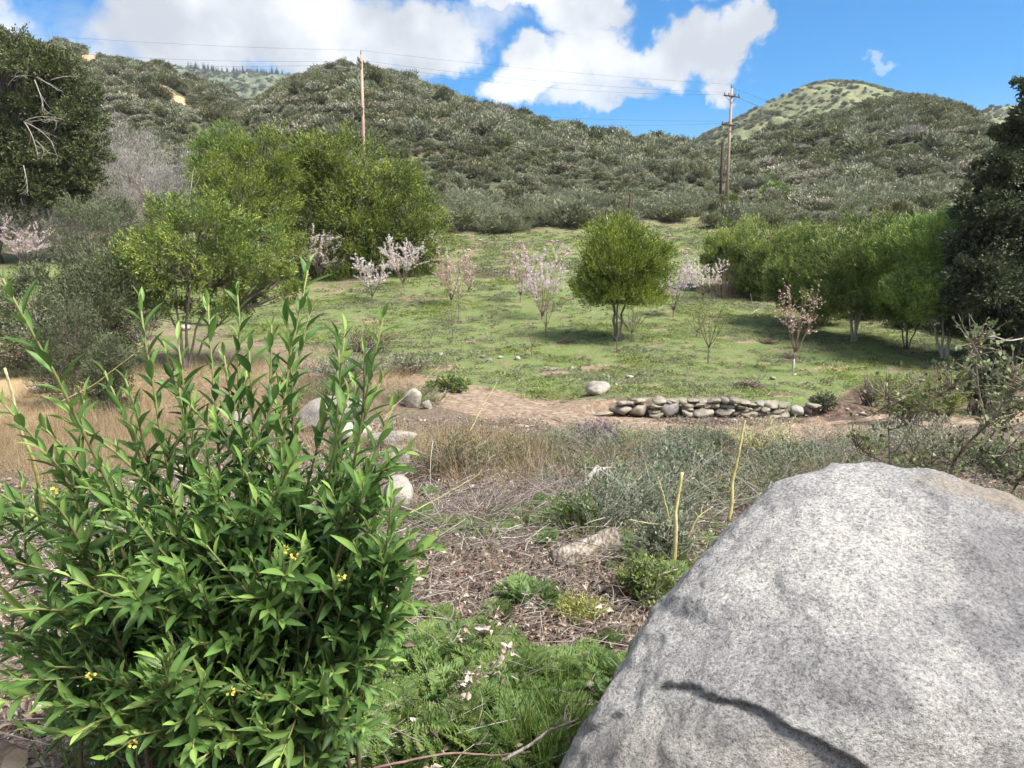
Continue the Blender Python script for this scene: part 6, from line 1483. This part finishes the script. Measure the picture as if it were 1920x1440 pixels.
brush(250, 640, 120, 60, 'grey-brown twiggy bush under the young bay tree', M_shrubg, 104, n=50, leaf=(.03, .009))
brush(60, 690, 150, 60, 'red-brown twiggy bush above the dry grass', M_broom, 105, n=60, leafs=False, stem=M_twig)
brush(80, 1010, 200, 90, 'green feathery weeds behind the laurel at the left', M_fern, 106, n=70, leaf=(.04, .012))

# sparse oak scrub behind the boulder: grey stems with small rounded leaves
M_scrubl = leaf_mat('scrub oak leaf', [(0, (0.088, 0.112, 0.037)), (0.5, (0.175, 0.206, 0.069)), (1, (0.413, 0.413, 0.25))], .45, .25, .1)
OVAL = lens(3, .1, .1)
def scrub_oak(label, stems, Y, seed, nleaf):
    r_ = rng(seed); B = on(at(stems[0][0][0][0], 900, Y)[0], Y + .05)
    root = thing('scrub_oak', B, label, 'shrub'); lb = MB()
    for j, (pix, r0) in enumerate(stems):
        pts = np.array([at(p[0], p[1], Y + .12 * (j % 3) - .1 * i) for i, p in enumerate(pix)]) - B
        if j == 0: pts = np.concatenate([[[pts[0][0], pts[0][1], -.05]], pts])
        (V, F), P = poly_branch(pts, r0 * .45, r0 * .16, 26, .004, seed + j); stm = link('stem', MB().add(V, F).mesh('stem', M_palebark if j % 2 else M_oldwood, True), root)
        n = nleaf * 3; i = r_.integers(6, 26, n); L_ = r_.uniform(.04, .16, (n, 1)); d = unit(rdir(r_, n) + np.array([0, 0, .6])); tip = P[i] + d * L_
        V, F = tubes(bez(P[i], (P[i] + tip) / 2 + r_.normal(size=tip.shape) * .008, tip, 4), taper(.0028, .0012, n, 4), 4); tw = MB().add(V, F); link('twigs', tw.mesh('twigs', M_brownwood), stm)['kind'] = 'stuff'
        for _ in range(5):
            s = r_.uniform(.3, 1.05, (n, 1)); q = P[i] + d * L_ * s
            leaves(lb, OVAL, q, unit(rdir(r_, n) + d), rdir(r_, n) + np.array([0, 0, .5]), r_.uniform(.014, .026, n), r_.uniform(.010, .018, n), np.clip(r_.normal(.5, .25, n), 0, 1))
    link('foliage', lb.mesh('foliage', M_scrubl, True), root)
    return root
scrub_oak('sparse grey-stemmed scrub oak rising behind the boulder at the right', [([(1780, 890), (1800, 850), (1850, 800), (1905, 730), (1925, 715)], .016), ([(1850, 795), (1835, 730), (1828, 660), (1822, 640)], .009), ([(1830, 855), (1870, 800), (1898, 735), (1900, 690)], .010), ([(1790, 880), (1850, 860), (1910, 845)], .008), ([(1890, 930), (1920, 890), (1960, 850)], .012), ([(1850, 800), (1880, 760), (1940, 770)], .007)], 3.2, 111, 16)
scrub_oak('two thin bare-stemmed sprouts behind the top of the boulder', [([(1670, 866), (1666, 800), (1668, 755), (1660, 742)], .007), ([(1672, 862), (1705, 800), (1745, 750), (1770, 732), (1785, 730)], .010), ([(1655, 865), (1625, 850), (1600, 835)], .005), ([(1675, 868), (1720, 872), (1790, 868)], .006)], 3.3, 112, 10)
# bare pale branch hanging in the dark of the oak
branch_thing('branch', [(1990, 640), (1930, 632), (1890, 640), (1858, 628), (1835, 620)], .03, .006, 'bare pale branch against the dark base of the oak', M_deadwood, twigs=9, seed=41, Ys=[22, 21.5, 21, 20.8, 20.6])
branch_thing('branch', [(1395, 600), (1415, 585), (1435, 570)], .02, .008, 'bleached fallen branch at the foot of the leftmost willow', M_deadwood, twigs=4, seed=42)
# dry oak spray in the weeds
pts = [(840, 1310), (880, 1275), (920, 1248), (960, 1205)]
sp = branch_thing('dead_spray', pts, .003, .0015, 'dead twig with curled tan leaves above the weeds', M_straw and M_brownwood, 'twig', twigs=4, seed=43, Ys=[2.35, 2.4, 2.45, 2.5])
P = np.array([at(p[0], p[1], 2.35 + .05 * i) for i, p in enumerate(pts)]) - np.array(sp.location); r_ = rng(44); n = 44; s = r_.uniform(.2, 3, n); q = np.stack([np.interp(s, range(4), P[:, i]) for i in range(3)], -1) + r_.normal(size=(n, 3)) * .014
lb = MB(); leaves(lb, lens(3, .5, .5), q, rdir(r_, n), rdir(r_, n), r_.uniform(.018, .034, n), r_.uniform(.012, .02, n), np.clip(r_.normal(.85, .15, n), 0, 1)); link('dry_leaves', lb.mesh('dry_leaves', M_litter), sp)
r_ = rng(46); n = 60; c = gp(80, 1360); q = c + r_.normal(size=(n, 3)) * np.array([.1, .06, .03]) + np.array([0, 0, .05]); lb = MB(); leaves(lb, lens(3, .5, .5), q, rdir(r_, n), rdir(r_, n), r_.uniform(.03, .06, n), r_.uniform(.02, .035, n), np.clip(r_.normal(.5, .2, n), 0, 1)); tag(link('oak_leaves', lb.mesh('oak_leaves', M_litter)), 'heap of curled russet leaves in the corner under the laurel', kind='stuff')

# straw stalks leaning across, a few singles
for i, (p, lab) in enumerate([([(690, 830), (740, 760), (820, 690)], 'long leaning straw stalk above the laurel right edge'), ([(100, 760), (180, 720), (250, 665)], 'long leaning straw stalk behind the left laurel shoot'), ([(750, 970), (830, 930), (900, 890)], 'bent orange straw stalk over the litter'), ([(880, 810), (905, 760), (930, 720)], 'thin straw stalk crossing the track')]):
    branch_thing('straw_stalk', p, .0035, .0015, lab, M_paleyellow, 'stalk', seed=60 + i, Ys=[5.5, 5.6, 5.7] if i != 2 else [4.6, 4.7, 4.8])

# ------------------------------------------------------------------ air: thin even haze round the whole place
def haze():
    m, t, N, L = nodes_of('haze air'); v = N('ShaderNodeVolumePrincipled'); v.inputs['Color'].default_value = (.72, .82, .95, 1); v.inputs['Density'].default_value = HAZE; v.inputs['Anisotropy'].default_value = .2
    o = N('ShaderNodeOutputMaterial'); L(v.outputs[0], o.inputs['Volume'])
    mb = MB(); x0, x1, y0, y1, z0, z1 = -2700, 2700, -450, 2700, -6, 400
    box(mb, ((x0 + x1) / 2, (y0 + y1) / 2, (z0 + z1) / 2), (x1 - x0, y1 - y0, z1 - z0))
    return tag(link('haze', mb.mesh('haze', m)), 'thin bluish haze in the air', kind='stuff')
HAZE = .00016
if HAZE: haze()
